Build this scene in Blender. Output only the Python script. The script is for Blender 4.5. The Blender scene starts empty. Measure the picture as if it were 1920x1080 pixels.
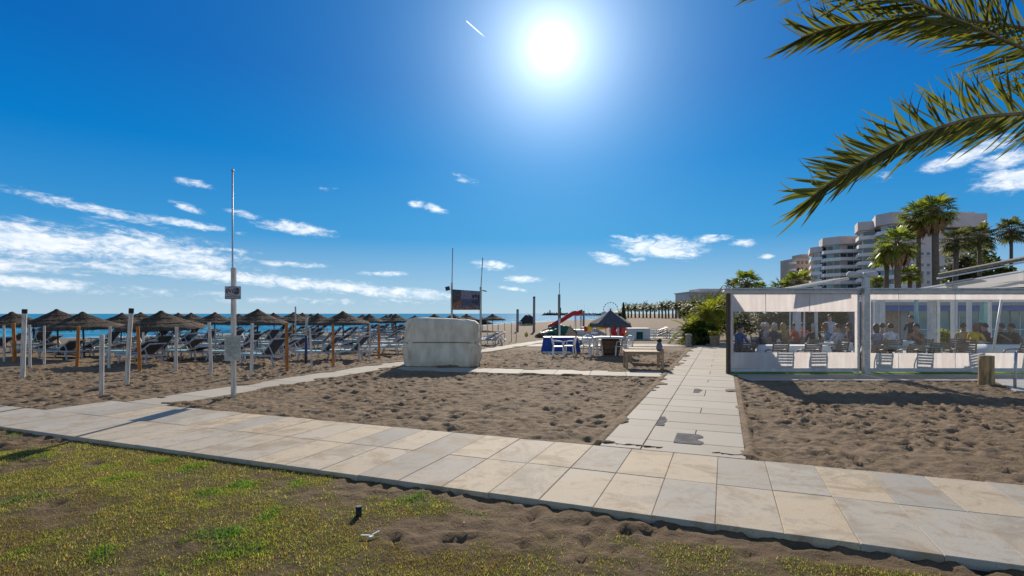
import bpy, bmesh, math, random
import numpy as np
from mathutils import Vector, Matrix, Quaternion

random.seed(7)
rng = np.random.default_rng(11)
R = math.radians
scene = bpy.context.scene
col = scene.collection

# ------------------------------------------------------------------ camera
H = 1.9            # eye height (m)
F = 1000.0         # focal length in photo pixels (photo 1920 wide)
HORIZON = 588.0
cam_data = bpy.data.cameras.new('camera')
cam_data.sensor_width = 36.0
cam_data.lens = 36.0 * F / 1920.0
cam_data.shift_y = (HORIZON - 540.0) / 1920.0
cam_data.clip_start = 0.1
cam_data.clip_end = 60000.0
cam = bpy.data.objects.new('camera', cam_data)
cam.location = (0, 0, H)
cam.rotation_euler = (R(90), 0, 0)
col.objects.link(cam)
scene.camera = cam

# ------------------------------------------------------------------ light
SUN_AZ = math.atan(0.075)
SUN_EL = math.atan(0.498)
SUN_DIR = Vector((math.sin(SUN_AZ) * math.cos(SUN_EL), math.cos(SUN_AZ) * math.cos(SUN_EL), math.sin(SUN_EL)))
sl = bpy.data.lights.new('sun', 'SUN')
sl.energy = 4.2
sl.angle = R(0.5)
sl.color = (1.0, 0.90, 0.76)
sun = bpy.data.objects.new('sun', sl)
sun.rotation_euler = (-SUN_DIR).to_track_quat('-Z', 'Y').to_euler()
sun.location = (5, 30, 30)
col.objects.link(sun)

scene.view_settings.view_transform = 'Standard'
scene.view_settings.look = 'None'
scene.view_settings.exposure = 0.35
scene.view_settings.gamma = 1.0
scene.view_settings.use_curve_mapping = False
scene.render.engine = 'CYCLES'
scene.cycles.use_denoising = True
scene.cycles.max_bounces = 8
scene.cycles.transparent_max_bounces = 24
scene.cycles.caustics_reflective = False
scene.cycles.caustics_refractive = False
scene.cycles.sample_clamp_indirect = 6.0


class NT:
    """small wrapper for node building"""
    def __init__(self, tree):
        self.t = tree
        self.n = tree.nodes
        self.l = tree.links

    def node(self, kind, **kw):
        nd = self.n.new(kind)
        for k, v in kw.items():
            setattr(nd, k, v)
        return nd

    def put(self, sock, v):
        if isinstance(v, bpy.types.NodeSocket):
            self.l.new(v, sock)
        else:
            sock.default_value = v

    def math(self, op, a, b=None, c=None, clamp=False):
        nd = self.node('ShaderNodeMath', operation=op)
        nd.use_clamp = clamp
        self.put(nd.inputs[0], a)
        if b is not None:
            self.put(nd.inputs[1], b)
        if c is not None:
            self.put(nd.inputs[2], c)
        return nd.outputs[0]

    def mix(self, fac, a, b, blend='MIX'):
        nd = self.node('ShaderNodeMix', data_type='RGBA', blend_type=blend)
        self.put(nd.inputs[0], fac)
        self.put(nd.inputs[6], a if isinstance(a, bpy.types.NodeSocket) else c4(a))
        self.put(nd.inputs[7], b if isinstance(b, bpy.types.NodeSocket) else c4(b))
        return nd.outputs[2]

    def smooth(self, v, a, b, lo=0.0, hi=1.0):
        nd = self.node('ShaderNodeMapRange', interpolation_type='SMOOTHSTEP')
        self.put(nd.inputs[0], v)
        nd.inputs[1].default_value = a
        nd.inputs[2].default_value = b
        nd.inputs[3].default_value = lo
        nd.inputs[4].default_value = hi
        return nd.outputs[0]

    def noise(self, vec, scale, detail=4.0, rough=0.55, dist=0.0):
        nd = self.node('ShaderNodeTexNoise')
        if vec is not None:
            self.put(nd.inputs['Vector'], vec)
        nd.inputs['Scale'].default_value = scale
        nd.inputs['Detail'].default_value = detail
        nd.inputs['Roughness'].default_value = rough
        nd.inputs['Distortion'].default_value = dist
        return nd.outputs['Fac']

    def ramp(self, fac, stops):
        nd = self.node('ShaderNodeValToRGB')
        el = nd.color_ramp.elements
        while len(el) < len(stops):
            el.new(0.5)
        for e, (p, c) in zip(el, stops):
            e.position = p
            e.color = c4(c)
        self.put(nd.inputs[0], fac)
        return nd.outputs[0]


def c4(c):
    if isinstance(c, (int, float)):
        return (c, c, c, 1.0)
    return (c[0], c[1], c[2], 1.0)


# ------------------------------------------------------------------ sky
world = bpy.data.worlds.new('World')
scene.world = world
world.use_nodes = True
world.cycles.sampling_method = 'MANUAL'
world.cycles.sample_map_resolution = 256
wt = NT(world.node_tree)
wt.n.clear()
wout = wt.node('ShaderNodeOutputWorld')
bg = wt.node('ShaderNodeBackground')
wt.l.new(bg.outputs[0], wout.inputs[0])
SKY_STRENGTH = 0.1
bg.inputs[1].default_value = SKY_STRENGTH
sky = wt.node('ShaderNodeTexSky', sky_type='NISHITA')
sky.sun_disc = False
sky.sun_elevation = SUN_EL
sky.sun_rotation = SUN_AZ
sky.altitude = 0
sky.air_density = 1.0
sky.dust_density = 0.4
sky.ozone_density = 2.5
tc = wt.node('ShaderNodeTexCoord')
nrm = wt.node('ShaderNodeVectorMath', operation='NORMALIZE')
wt.l.new(tc.outputs['Generated'], nrm.inputs[0])
sep = wt.node('ShaderNodeSeparateXYZ')
wt.l.new(nrm.outputs[0], sep.inputs[0])
az = wt.math('ARCTAN2', sep.outputs[0], sep.outputs[1])
el = wt.math('ARCSINE', sep.outputs[2])
# deep polarised blue of the photograph: a share of the physical sky plus its graded colour by elevation
grade = wt.ramp(wt.math('DIVIDE', el, 1.6, clamp=True), [
    (0.0, (0.44, 0.60, 0.72)), (0.03, (0.31, 0.52, 0.72)), (0.085, (0.050, 0.31, 0.66)), (0.17, (0.0, 0.195, 0.58)),
    (0.25, (0.001, 0.130, 0.48)), (0.35, (0.001, 0.110, 0.43)), (0.52, (0.13, 0.20, 0.37)), (1.0, (0.17, 0.22, 0.33))])
grade = wt.mix(1.0, grade, (7.9, 7.9, 7.9), 'MULTIPLY')
hs = wt.node('ShaderNodeHueSaturation')
hs.inputs['Saturation'].default_value = 1.5
hs.inputs['Value'].default_value = 0.6
wt.l.new(sky.outputs[0], hs.inputs['Color'])
skycol = wt.mix(1.0, hs.outputs[0], (0.35, 0.85, 1.0), 'MULTIPLY')
dt = wt.node('ShaderNodeVectorMath', operation='DOT_PRODUCT')
wt.l.new(nrm.outputs[0], dt.inputs[0])
dt.inputs[1].default_value = SUN_DIR
ang = wt.math('ARCCOSINE', wt.math('MINIMUM', dt.outputs['Value'], 0.9999999))
away = wt.smooth(ang, 0.95, 1.6)
skycol = wt.mix(away, skycol, sky.outputs[0])
skycol = wt.mix(wt.math('SUBTRACT', 0.98, wt.math('MULTIPLY', away, 0.78)), skycol, grade)
# clouds: streaks and puffs, in azimuth / elevation
def azel(px, py):
    return math.atan2(px - 960, F), math.atan2(HORIZON - py, math.hypot(F, px - 960))
comb = wt.node('ShaderNodeCombineXYZ')
wt.l.new(wt.math('MULTIPLY', az, 5.0), comb.inputs[0])
wt.l.new(wt.math('ADD', wt.math('MULTIPLY', el, 19.0), wt.math('MULTIPLY', az, 2.0)), comb.inputs[1])
cn = wt.noise(comb.outputs[0], 2.3, 12.0, 0.68, 0.6)
comb2 = wt.node('ShaderNodeCombineXYZ')
wt.l.new(wt.math('MULTIPLY', az, 9.0), comb2.inputs[0])
wt.l.new(wt.math('MULTIPLY', el, 22.0), comb2.inputs[1])
cn2 = wt.noise(comb2.outputs[0], 4.6, 10.0, 0.68, 0.5)
blobs = [  # px, py, half width, half height, slope, weight
    (60, 450, 250, 36, 0.06, 1.05), (300, 472, 190, 36, 0.12, 0.95), (200, 545, 420, 14, 0.02, 0.42), (620, 565, 300, 10, 0.0, 0.42), (60, 497, 330, 17, 0.0, 0.80), (420, 517, 270, 14, 0.09, 0.95),
    (660, 540, 220, 12, 0.08, 1.0), (60, 530, 150, 13, 0.06, 0.9), (170, 392, 130, 12, 0.17, 0.95), (350, 420, 100, 8, 0.12, 0.9),
    (555, 428, 75, 12, 0.1, 1.0), (460, 402, 34, 8, 0.2, 0.9), (352, 389, 34, 7, 0.25, 0.9), (365, 345, 34, 9, 0.1, 0.75),
    (440, 470, 70, 6, 0.05, 0.8), (545, 495, 70, 6, 0.03, 0.8), (720, 513, 50, 5, 0.0, 0.85), (780, 382, 16, 7, 0.0, 0.9), (818, 393, 26, 9, 0.3, 0.85),
    (925, 498, 40, 9, 0.05, 0.9), (985, 523, 38, 7, 0.0, 1.0), (965, 542, 30, 5, 0.1, 0.8), (1240, 464, 80, 20, 0.1, 1.15), (1142, 484, 36, 11, 0.25, 1.0),
    (1172, 446, 26, 6, 0.2, 0.8), (1340, 448, 46, 9, 0.0, 0.75), (1388, 456, 26, 8, 0.0, 0.95), (1438, 481, 16, 6, 0.0, 0.9), (1196, 486, 20, 6, 0.0, 0.7),
    (1815, 290, 85, 17, -0.28, 1.0), (1895, 300, 70, 20, -0.1, 1.0), (1905, 335, 80, 28, 0.0, 1.1), (1660, 330, 40, 10, 0.0, 0.6), (2100, 330, 150, 40, 0, 1.0),
    (-150, 470, 200, 45, 0.05, 0.9), (-300, 400, 160, 20, 0.1, 0.9), (2350, 420, 200, 30, 0.1, 0.9), (870, 335, 40, 10, 0.3, 0.45), (610, 355, 30, 9, 0, 0.5)]
M = None
for (bx, by, bw, bh, bs, wgt) in blobs:
    a0, e0 = azel(bx, by)
    a1, _ = azel(bx + bw, by)
    a2, _ = azel(bx - bw, by)
    wa = abs(a1 - a2) / 2
    _, e1 = azel(bx, by - bh)
    we = abs(e1 - e0)
    da = wt.math('SUBTRACT', az, a0)
    de = wt.math('ADD', wt.math('SUBTRACT', el, e0), wt.math('MULTIPLY', da, bs))
    q = wt.math('ADD', wt.math('POWER', wt.math('ABSOLUTE', wt.math('DIVIDE', da, wa)), 2.0),
                wt.math('POWER', wt.math('ABSOLUTE', wt.math('DIVIDE', de, we)), 2.0))
    g = wt.math('MULTIPLY', wt.math('EXPONENT', wt.math('MULTIPLY', q, -1.0)), wgt)
    M = g if M is None else wt.math('MAXIMUM', M, g)
nz = wt.math('ADD', wt.math('MULTIPLY', wt.math('SUBTRACT', cn, 0.5), 2.0), wt.math('MULTIPLY', wt.math('SUBTRACT', cn2, 0.5), 1.5))
dens = wt.smooth(wt.math('ADD', M, nz), 0.22, 1.10)
dens = wt.math('MULTIPLY', dens, wt.smooth(M, 0.10, 0.35))
# elsewhere round the horizon (out of the photograph) the same scattered low streaks go on
rest = wt.math('MULTIPLY', wt.smooth(wt.math('ABSOLUTE', az), 0.95, 1.3), wt.smooth(wt.math('ABSOLUTE', wt.math('SUBTRACT', el, 0.14)), 0.05, 0.2, 1.0, 0.0))
dens = wt.math('MAXIMUM', dens, wt.math('MULTIPLY', rest, wt.smooth(cn, 0.52, 0.68)))
shade = wt.smooth(cn2, 0.3, 0.65)
cloudcol = wt.mix(shade, (5.6, 6.6, 7.8), (8.0, 8.2, 8.5))
skycol = wt.mix(wt.math('MULTIPLY', dens, 0.93), skycol, cloudcol)
# aircraft trail
a0, e0 = azel(873, 38)
a1, e1 = azel(912, 72)
tx, te = (a1 - a0), (e1 - e0)
tl = math.hypot(tx, te)
tx, te = tx / tl, te / tl
ra = wt.math('SUBTRACT', az, a0)
re_ = wt.math('SUBTRACT', el, e0)
along = wt.math('ADD', wt.math('MULTIPLY', ra, tx), wt.math('MULTIPLY', re_, te))
perp = wt.math('ABSOLUTE', wt.math('SUBTRACT', wt.math('MULTIPLY', ra, te), wt.math('MULTIPLY', re_, tx)))
trail = wt.math('MULTIPLY', wt.smooth(perp, 0.0004, 0.0014, 1.0, 0.0), wt.math('MULTIPLY', wt.smooth(along, 0, 0.004), wt.smooth(along, tl * .6, tl, 1.0, 0.0)))
skycol = wt.mix(wt.math('MULTIPLY', trail, 0.85), skycol, (9, 9.5, 10))
# the bright air round the sun
g1 = wt.math('MULTIPLY', wt.math('EXPONENT', wt.math('MULTIPLY', wt.math('POWER', wt.math('DIVIDE', ang, 0.020), 2.0), -1.0)), 9.0)
g2 = wt.math('MULTIPLY', wt.math('EXPONENT', wt.math('MULTIPLY', wt.math('DIVIDE', ang, 0.070), -1.0)), 11.5)
g3 = wt.math('MULTIPLY', wt.math('EXPONENT', wt.math('MULTIPLY', wt.math('DIVIDE', ang, 0.21), -1.0)), 3.0)
gcol = wt.mix(1.0, wt.mix(1.0, g1, (1, 1, 1), 'MULTIPLY'), wt.mix(1.0, g2, (1, 1, 1), 'MULTIPLY'), 'ADD')
gcol = wt.mix(1.0, gcol, wt.mix(1.0, g3, (0.30, 0.82, 1.0), 'MULTIPLY'), 'ADD')
skycol = wt.mix(1.0, skycol, gcol, 'ADD')
wt.l.new(skycol, bg.inputs[0])

# ------------------------------------------------------------------ helpers
def W(px, py, d):
    """point seen at pixel (px,py) at depth d (metres along the view)"""
    return Vector(((px - 960) / F * d, d, H - (py - HORIZON) / F * d))


def sstep(x, a, b):
    t = np.clip((x - a) / (b - a), 0, 1)
    return t * t * (3 - 2 * t)


SHORE = np.array([(-420, -160), (-130, 0), (-82, 34), (-53, 55), (-39, 69), (-23, 84), (-12, 112), (-1.6, 163), (36, 258), (70, 380), (140, 700), (160, 1400)], float)
SEA = -1.2


def shore_dist(x, y):
    x = np.asarray(x, float); y = np.asarray(y, float)
    best = np.full(x.shape, 1e9); sgn = np.ones(x.shape)
    for a, b in zip(SHORE[:-1], SHORE[1:]):
        d = b - a; L2 = d @ d
        t = np.clip(((x - a[0]) * d[0] + (y - a[1]) * d[1]) / L2, 0, 1)
        cx = a[0] + t * d[0]; cy = a[1] + t * d[1]
        dist = np.hypot(x - cx, y - cy)
        cr = d[0] * (y - a[1]) - d[1] * (x - a[0])
        m = dist < best
        best = np.where(m, dist, best)
        sgn = np.where(m, np.where(cr < 0, 1.0, -1.0), sgn)
    return best * sgn


def terrain(x, y):
    s = shore_dist(x, y)
    return np.where(s > 0, SEA * (1 - sstep(s, -4, 26)) , SEA * (1 - sstep(np.zeros_like(s), -4, 26)) + np.maximum(s, -60) * 0.06)


def TZ(x, y):
    return float(terrain(np.array([x]), np.array([y]))[0])


def G(px, py):
    """ground point under a pixel"""
    z = 0.0
    for _ in range(12):
        d = (H - z) * F / (py - HORIZON)
        x = (px - 960) / F * d
        z = 0.6 * z + 0.4 * TZ(x, d)
    return Vector((x, d, z))


def GD(px, d):
    x = (px - 960) / F * d
    return Vector((x, d, TZ(x, d)))


class MB:
    """mesh builder"""
    def __init__(self):
        self.v = []; self.f = []; self.m = []; self.mat = 0

    def add(self, vs, fs, mat=None):
        o = len(self.v)
        self.v.extend([tuple(v) for v in vs])
        for f in fs:
            self.f.append(tuple(i + o for i in f)); self.m.append(self.mat if mat is None else mat)

    def box(self, c, s, rot=None, mat=None):
        c = Vector(c); hx, hy, hz_ = s[0] / 2, s[1] / 2, s[2] / 2
        vs = [Vector((x, y, z)) for z in (-hz_, hz_) for y in (-hy, hy) for x in (-hx, hx)]
        if rot is not None:
            vs = [rot @ v for v in vs]
        self.add([v + c for v in vs], [(0, 2, 3, 1), (4, 5, 7, 6), (0, 1, 5, 4), (2, 6, 7, 3), (0, 4, 6, 2), (1, 3, 7, 5)], mat)
        return self

    def bar(self, a, b, w, h, mat=None, up=(0, 0, 1)):
        a = Vector(a); b = Vector(b); d = b - a
        L = d.length; d.normalize()
        u = Vector(up)
        if abs(d.dot(u)) > 0.98:
            u = Vector((0, 1, 0))
        x = d.cross(u).normalized(); z = x.cross(d)
        rot = Matrix((x, d, z)).transposed()
        return self.box((a + b) / 2, (w, L, h), rot, mat)

    def tube(self, pts, rad, n=8, mat=None, cap=True):
        pts = [Vector(p) for p in pts]
        if not isinstance(rad, (list, tuple)):
            rad = [rad] * len(pts)
        o = len(self.v); ref = None
        for i, p in enumerate(pts):
            t = (pts[min(i + 1, len(pts) - 1)] - pts[max(i - 1, 0)]).normalized()
            if ref is None:
                ref = Vector((1, 0, 0)) if abs(t.x) < 0.9 else Vector((0, 1, 0))
            ref = (ref - t * ref.dot(t)).normalized()
            b = t.cross(ref)
            for k in range(n):
                a = 2 * math.pi * k / n
                self.v.append(tuple(p + (ref * math.cos(a) + b * math.sin(a)) * rad[i]))
        mm = self.mat if mat is None else mat
        for i in range(len(pts) - 1):
            for k in range(n):
                k2 = (k + 1) % n
                self.f.append((o + i * n + k, o + i * n + k2, o + (i + 1) * n + k2, o + (i + 1) * n + k)); self.m.append(mm)
        if cap:
            self.f.append(tuple(o + k for k in reversed(range(n)))); self.m.append(mm)
            e = o + (len(pts) - 1) * n
            self.f.append(tuple(e + k for k in range(n))); self.m.append(mm)
        return self

    def lathe(self, prof, n=16, c=(0, 0, 0), mat=None, jitter=0.0):
        o = len(self.v); mm = self.mat if mat is None else mat
        for (r, z) in prof:
            for k in range(n):
                a = 2 * math.pi * k / n
                rr = r * (1 + (random.random() - 0.5) * jitter)
                self.v.append((c[0] + rr * math.cos(a), c[1] + rr * math.sin(a), c[2] + z))
        for i in range(len(prof) - 1):
            for k in range(n):
                k2 = (k + 1) % n
                self.f.append((o + i * n + k, o + i * n + k2, o + (i + 1) * n + k2, o + (i + 1) * n + k)); self.m.append(mm)
        self.f.append(tuple(o + k for k in reversed(range(n)))); self.m.append(mm)
        e = o + (len(prof) - 1) * n
        self.f.append(tuple(e + k for k in range(n))); self.m.append(mm)
        return self

    def prism(self, poly, z0, z1, mat=None):
        n = len(poly)
        vs = [(p[0], p[1], z0) for p in poly] + [(p[0], p[1], z1) for p in poly]
        fs = [tuple(reversed(range(n))), tuple(range(n, 2 * n))] + [(i, (i + 1) % n, n + (i + 1) % n, n + i) for i in range(n)]
        self.add(vs, fs, mat)
        return self

    def ball(self, c, r, n=10, m=7, mat=None):
        prof = []
        rx, ry, rz = r if isinstance(r, (tuple, list)) else (r, r, r)
        o = len(self.v); mm = self.mat if mat is None else mat
        for i in range(m + 1):
            th = math.pi * (0.02 + 0.96 * i / m)
            for k in range(n):
                a = 2 * math.pi * k / n
                self.v.append((c[0] + rx * math.sin(th) * math.cos(a), c[1] + ry * math.sin(th) * math.sin(a), c[2] - rz * math.cos(th)))
        for i in range(m):
            for k in range(n):
                k2 = (k + 1) % n
                self.f.append((o + i * n + k, o + i * n + k2, o + (i + 1) * n + k2, o + (i + 1) * n + k)); self.m.append(mm)
        self.f.append(tuple(o + k for k in reversed(range(n)))); self.m.append(mm)
        e = o + m * n
        self.f.append(tuple(e + k for k in range(n))); self.m.append(mm)
        return self

    def mesh(self, name, mats, smooth=False):
        me = bpy.data.meshes.new(name)
        me.from_pydata(self.v, [], self.f)
        for mt in (mats if isinstance(mats, (list, tuple)) else [mats]):
            me.materials.append(mt)
        me.polygons.foreach_set('material_index', self.m)
        if smooth:
            me.polygons.foreach_set('use_smooth', [True] * len(self.f))
        me.update()
        return me

    def build(self, name, mats, parent=None, smooth=False, bevel=0.0):
        o = link(name, self.mesh(name, mats, smooth), parent)
        if bevel:
            bv = o.modifiers.new('bevel', 'BEVEL'); bv.width = bevel; bv.segments = 2; bv.limit_method = 'ANGLE'
        return o


def link(name, me, parent=None, loc=(0, 0, 0), rz=0.0):
    o = bpy.data.objects.new(name, me)
    col.objects.link(o)
    o.location = loc; o.rotation_euler = (0, 0, rz)
    if parent is not None:
        o.parent = parent
    return o


def tag(o, label=None, cat=None, group=None, kind=None):
    if label: o['label'] = label
    if cat: o['category'] = cat
    if group: o['group'] = group
    if kind: o['kind'] = kind
    return o


def thing(name, label, cat, loc=(0, 0, 0), rz=0.0, group=None):
    o = link(name, None, None, loc, rz)
    o.empty_display_size = 0.2
    return tag(o, label, cat, group)


KIDS = {}
def copy_tree(o, parent=None):
    c = o.copy(); col.objects.link(c); c.parent = parent
    for ch in list(o.children):
        copy_tree(ch, c)
    return c


def smooth_by_angle(o, deg=40):
    me = o.data
    me.polygons.foreach_set('use_smooth', [True] * len(me.polygons))
    try:
        me.set_sharp_from_angle(angle=R(deg))
    except Exception:
        pass


# ------------------------------------------------------------------ materials
def mat_new(name):
    m = bpy.data.materials.new(name); m.use_nodes = True
    t = NT(m.node_tree)
    p = t.n['Principled BSDF']
    return m, t, p


def simple(name, c, rough=0.6, metal=0.0, var=0.18, scale=6.0, bump=0.0, bscale=40.0, spec=0.4, stretch=None, randomize=False):
    m, t, p = mat_new(name)
    tcn = t.node('ShaderNodeTexCoord')
    vec = tcn.outputs['Object']
    if randomize:
        oi = t.node('ShaderNodeObjectInfo')
        vm = t.node('ShaderNodeVectorMath', operation='ADD')
        t.l.new(vec, vm.inputs[0])
        cb = t.node('ShaderNodeCombineXYZ')
        for k in range(3):
            t.l.new(t.math('MULTIPLY', oi.outputs['Random'], 37.0 + 11 * k), cb.inputs[k])
        t.l.new(cb.outputs[0], vm.inputs[1]); vec = vm.outputs[0]
    if stretch:
        mp = t.node('ShaderNodeMapping'); mp.inputs['Scale'].default_value = stretch
        t.l.new(vec, mp.inputs[0]); vec = mp.outputs[0]
    n = t.noise(vec, scale, 6.0, 0.6)
    lo = tuple(x * (1 - var) for x in c); hi = tuple(min(1, x * (1 + var)) for x in c)
    base = t.mix(t.smooth(n, 0.3, 0.7), lo, hi)
    if randomize:
        base = t.mix(1.0, base, t.mix(oi.outputs['Random'], (0.86,) * 3, (1.1,) * 3), 'MULTIPLY')
    t.l.new(base, p.inputs['Base Color'])
    p.inputs['Roughness'].default_value = rough
    p.inputs['Metallic'].default_value = metal
    p.inputs['Specular IOR Level'].default_value = spec
    if bump:
        b = t.node('ShaderNodeBump'); b.inputs['Strength'].default_value = bump; b.inputs['Distance'].default_value = 0.02
        t.l.new(t.noise(vec, bscale, 5.0, 0.6), b.inputs['Height'])
        t.l.new(b.outputs[0], p.inputs['Normal'])
    return m


M = {}
M['white'] = simple('white_paint', (0.72, 0.72, 0.70), 0.45, var=0.08)
M['white_plastic'] = simple('white_plastic', (0.74, 0.74, 0.72), 0.35, var=0.07)
M['offwhite'] = simple('offwhite', (0.60, 0.58, 0.54), 0.6, var=0.12)
M['whitepost'] = simple('weathered_white_post', (0.60, 0.55, 0.48), 0.7, var=0.25, scale=3, bump=0.3, stretch=(6, 6, 1), randomize=True)
M['orangepost'] = simple('orange_post', (0.50, 0.17, 0.03), 0.65, var=0.3, scale=3, bump=0.3, stretch=(6, 6, 1), randomize=True)
M['bluepost'] = simple('dark_blue_post', (0.03, 0.05, 0.11), 0.6, var=0.3)
M['darkwood'] = simple('dark_wood', (0.10, 0.065, 0.04), 0.75, var=0.4, scale=4, bump=0.4, stretch=(8, 8, 1))
M['wood'] = simple('sun_bleached_wood', (0.44, 0.31, 0.19), 0.75, var=0.3, scale=5, bump=0.5, stretch=(1, 8, 8), randomize=True)
M['log'] = simple('old_log', (0.40, 0.27, 0.13), 0.8, var=0.55, scale=2.2, bump=0.8, bscale=14, stretch=(5, 5, 0.8))
M['greypost'] = simple('grey_wood_post', (0.27, 0.26, 0.25), 0.8, var=0.3, scale=3, bump=0.4, stretch=(6, 6, 1))
M['galv'] = simple('galvanised_steel', (0.45, 0.46, 0.48), 0.42, 0.6, var=0.15)
M['frame'] = simple('grey_alu_frame', (0.50, 0.51, 0.54), 0.42, 0.25, var=0.1)
M['dark'] = simple('dark_grey', (0.035, 0.035, 0.04), 0.6, var=0.2)
M['black'] = simple('black_plastic', (0.012, 0.012, 0.013), 0.5, var=0.2)
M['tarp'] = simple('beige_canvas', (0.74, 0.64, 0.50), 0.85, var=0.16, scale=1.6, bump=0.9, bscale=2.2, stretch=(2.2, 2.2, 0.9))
M['green_tarp'] = simple('green_tarp', (0.015, 0.10, 0.07), 0.5, var=0.3)
M['red_plastic'] = simple('red_plastic', (0.55, 0.02, 0.025), 0.35, var=0.12)
M['yellow_plastic'] = simple('yellow_plastic', (0.75, 0.52, 0.03), 0.4, var=0.15)
M['blue_cloth'] = simple('blue_cloth', (0.02, 0.07, 0.30), 0.8, var=0.2)
M['stone'] = simple('stone', (0.33, 0.30, 0.26), 0.85, var=0.25, bump=0.5, bscale=20)
M['white_cloth'] = simple('white_cloth', (0.78, 0.78, 0.77), 0.85, var=0.06)
M['brown_chair'] = simple('brown_chair_plastic', (0.17, 0.13, 0.10), 0.5, var=0.15)
M['grey_chair'] = simple('grey_chair_plastic', (0.13, 0.125, 0.13), 0.5, var=0.15)
M['barrel'] = simple('barrel_wood', (0.16, 0.085, 0.04), 0.65, var=0.35, stretch=(6, 6, 1))
M['lounge_white'] = simple('lounger_frame', (0.43, 0.45, 0.48), 0.4, var=0.08)
M['lounge_lit_teal'] = simple('lounger_lit_teal', (0.22, 0.42, 0.46), 0.7, var=0.15, randomize=True)  # seat fabric, its colour kept light as if grazed by the sun
M['lounge_backlit'] = simple('lounger_backlit', (0.05, 0.07, 0.10), 0.75, var=0.2, randomize=True)  # backrest fabric, its colour darkened as if backlit
M['palm_trunk'] = simple('palm_trunk', (0.16, 0.12, 0.09), 0.9, var=0.4, scale=5, bump=0.9, bscale=9, stretch=(1, 1, 4))
M['bark'] = simple('bark', (0.11, 0.08, 0.055), 0.9, var=0.4, bump=0.8, bscale=16)
M['dead_leaf'] = simple('dead_palm_leaf', (0.24, 0.15, 0.075), 0.85, var=0.35)
M['rock'] = simple('rock', (0.13, 0.13, 0.13), 0.9, var=0.4, scale=0.4, bump=1.0, bscale=1.0)
M['roof_metal'] = simple('white_roof_sheet', (0.62, 0.63, 0.63), 0.5, var=0.1)
M['thatch_roof'] = simple('reed_roof', (0.24, 0.20, 0.14), 0.9, var=0.4, bump=0.6)
M['facade'] = simple('grey_render', (0.62, 0.55, 0.52), 0.8, var=0.08, scale=0.25)
M['facade_pink'] = simple('pale_pink_render', (0.72, 0.61, 0.59), 0.8, var=0.06, scale=0.25)
M['facade_brown'] = simple('brown_render', (0.46, 0.37, 0.30), 0.85, var=0.1, scale=0.25)
M['balcony'] = simple('balcony_white', (0.82, 0.80, 0.78), 0.75, var=0.06, scale=0.3)
M['glass'] = simple('window_glass', (0.025, 0.06, 0.085), 0.06, var=0.3, scale=0.4, spec=0.9)
M['teal_glass'] = simple('teal_glass', (0.10, 0.33, 0.37), 0.08, var=0.25, scale=0.4, spec=0.9)
M['blue_awning'] = simple('blue_awning', (0.05, 0.14, 0.36), 0.8, var=0.12)
M['terrace_wall'] = simple('terrace_building_wall', (0.38, 0.37, 0.37), 0.7, var=0.08)
M['umbrella_cloth'] = simple('dark_grey_cloth', (0.10, 0.10, 0.11), 0.85, var=0.2)
M['concrete'] = simple('concrete', (0.46, 0.43, 0.39), 0.8, var=0.15, scale=2.5, bump=0.3, bscale=60)
M['damp'] = simple('damp_concrete', (0.22, 0.205, 0.195), 0.95, var=0.2, spec=0.0)
M['bedding'] = simple('joint_sand', (0.11, 0.09, 0.07), 0.95, var=0.3, scale=10)
M['turf'] = simple('artificial_turf', (0.10, 0.26, 0.03), 0.9, var=0.3, scale=18, bump=1.0, bscale=200)
M['flower'] = simple('yellow_flower', (0.60, 0.48, 0.04), 0.7, var=0.3)
M['terracotta'] = simple('planter', (0.36, 0.26, 0.17), 0.85, var=0.2)
M['litter'] = simple('white_litter', (0.7, 0.7, 0.66), 0.7)
M['paper'] = simple('notice_paper', (0.40, 0.42, 0.36), 0.4, var=0.2, scale=12)
M['sign_grey'] = simple('sign_grey', (0.42, 0.40, 0.44), 0.5, var=0.1)
M['sign_dark'] = simple('sign_dark', (0.16, 0.16, 0.19), 0.5, var=0.1)


def leaf_mat(name, c, trans=0.45, var=0.35, rough=0.6, spec=0.12):
    m, t, p = mat_new(name)
    out = t.n['Material Output']
    g = t.node('ShaderNodeNewGeometry')
    oi = t.node('ShaderNodeObjectInfo')
    r = g.outputs['Random Per Island']
    r2 = t.math('FRACT', t.math('ADD', r, oi.outputs['Random']))
    lo = tuple(x * (1 - var) for x in c)
    hi = (c[0] * (1 + var * 1.3), c[1] * (1 + var), c[2] * (1 + var * 0.4))
    base = t.mix(r2, lo, hi)
    t.l.new(base, p.inputs['Base Color'])
    p.inputs['Roughness'].default_value = rough
    p.inputs['Specular IOR Level'].default_value = spec
    tr = t.node('ShaderNodeBsdfTranslucent')
    t.l.new(t.mix(1.0, base, (1.3, 1.25, 0.6), 'MULTIPLY'), tr.inputs[0])
    ms = t.node('ShaderNodeMixShader'); ms.inputs[0].default_value = trans
    t.l.new(p.outputs[0], ms.inputs[1]); t.l.new(tr.outputs[0], ms.inputs[2])
    t.l.new(ms.outputs[0], out.inputs[0])
    return m


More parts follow.
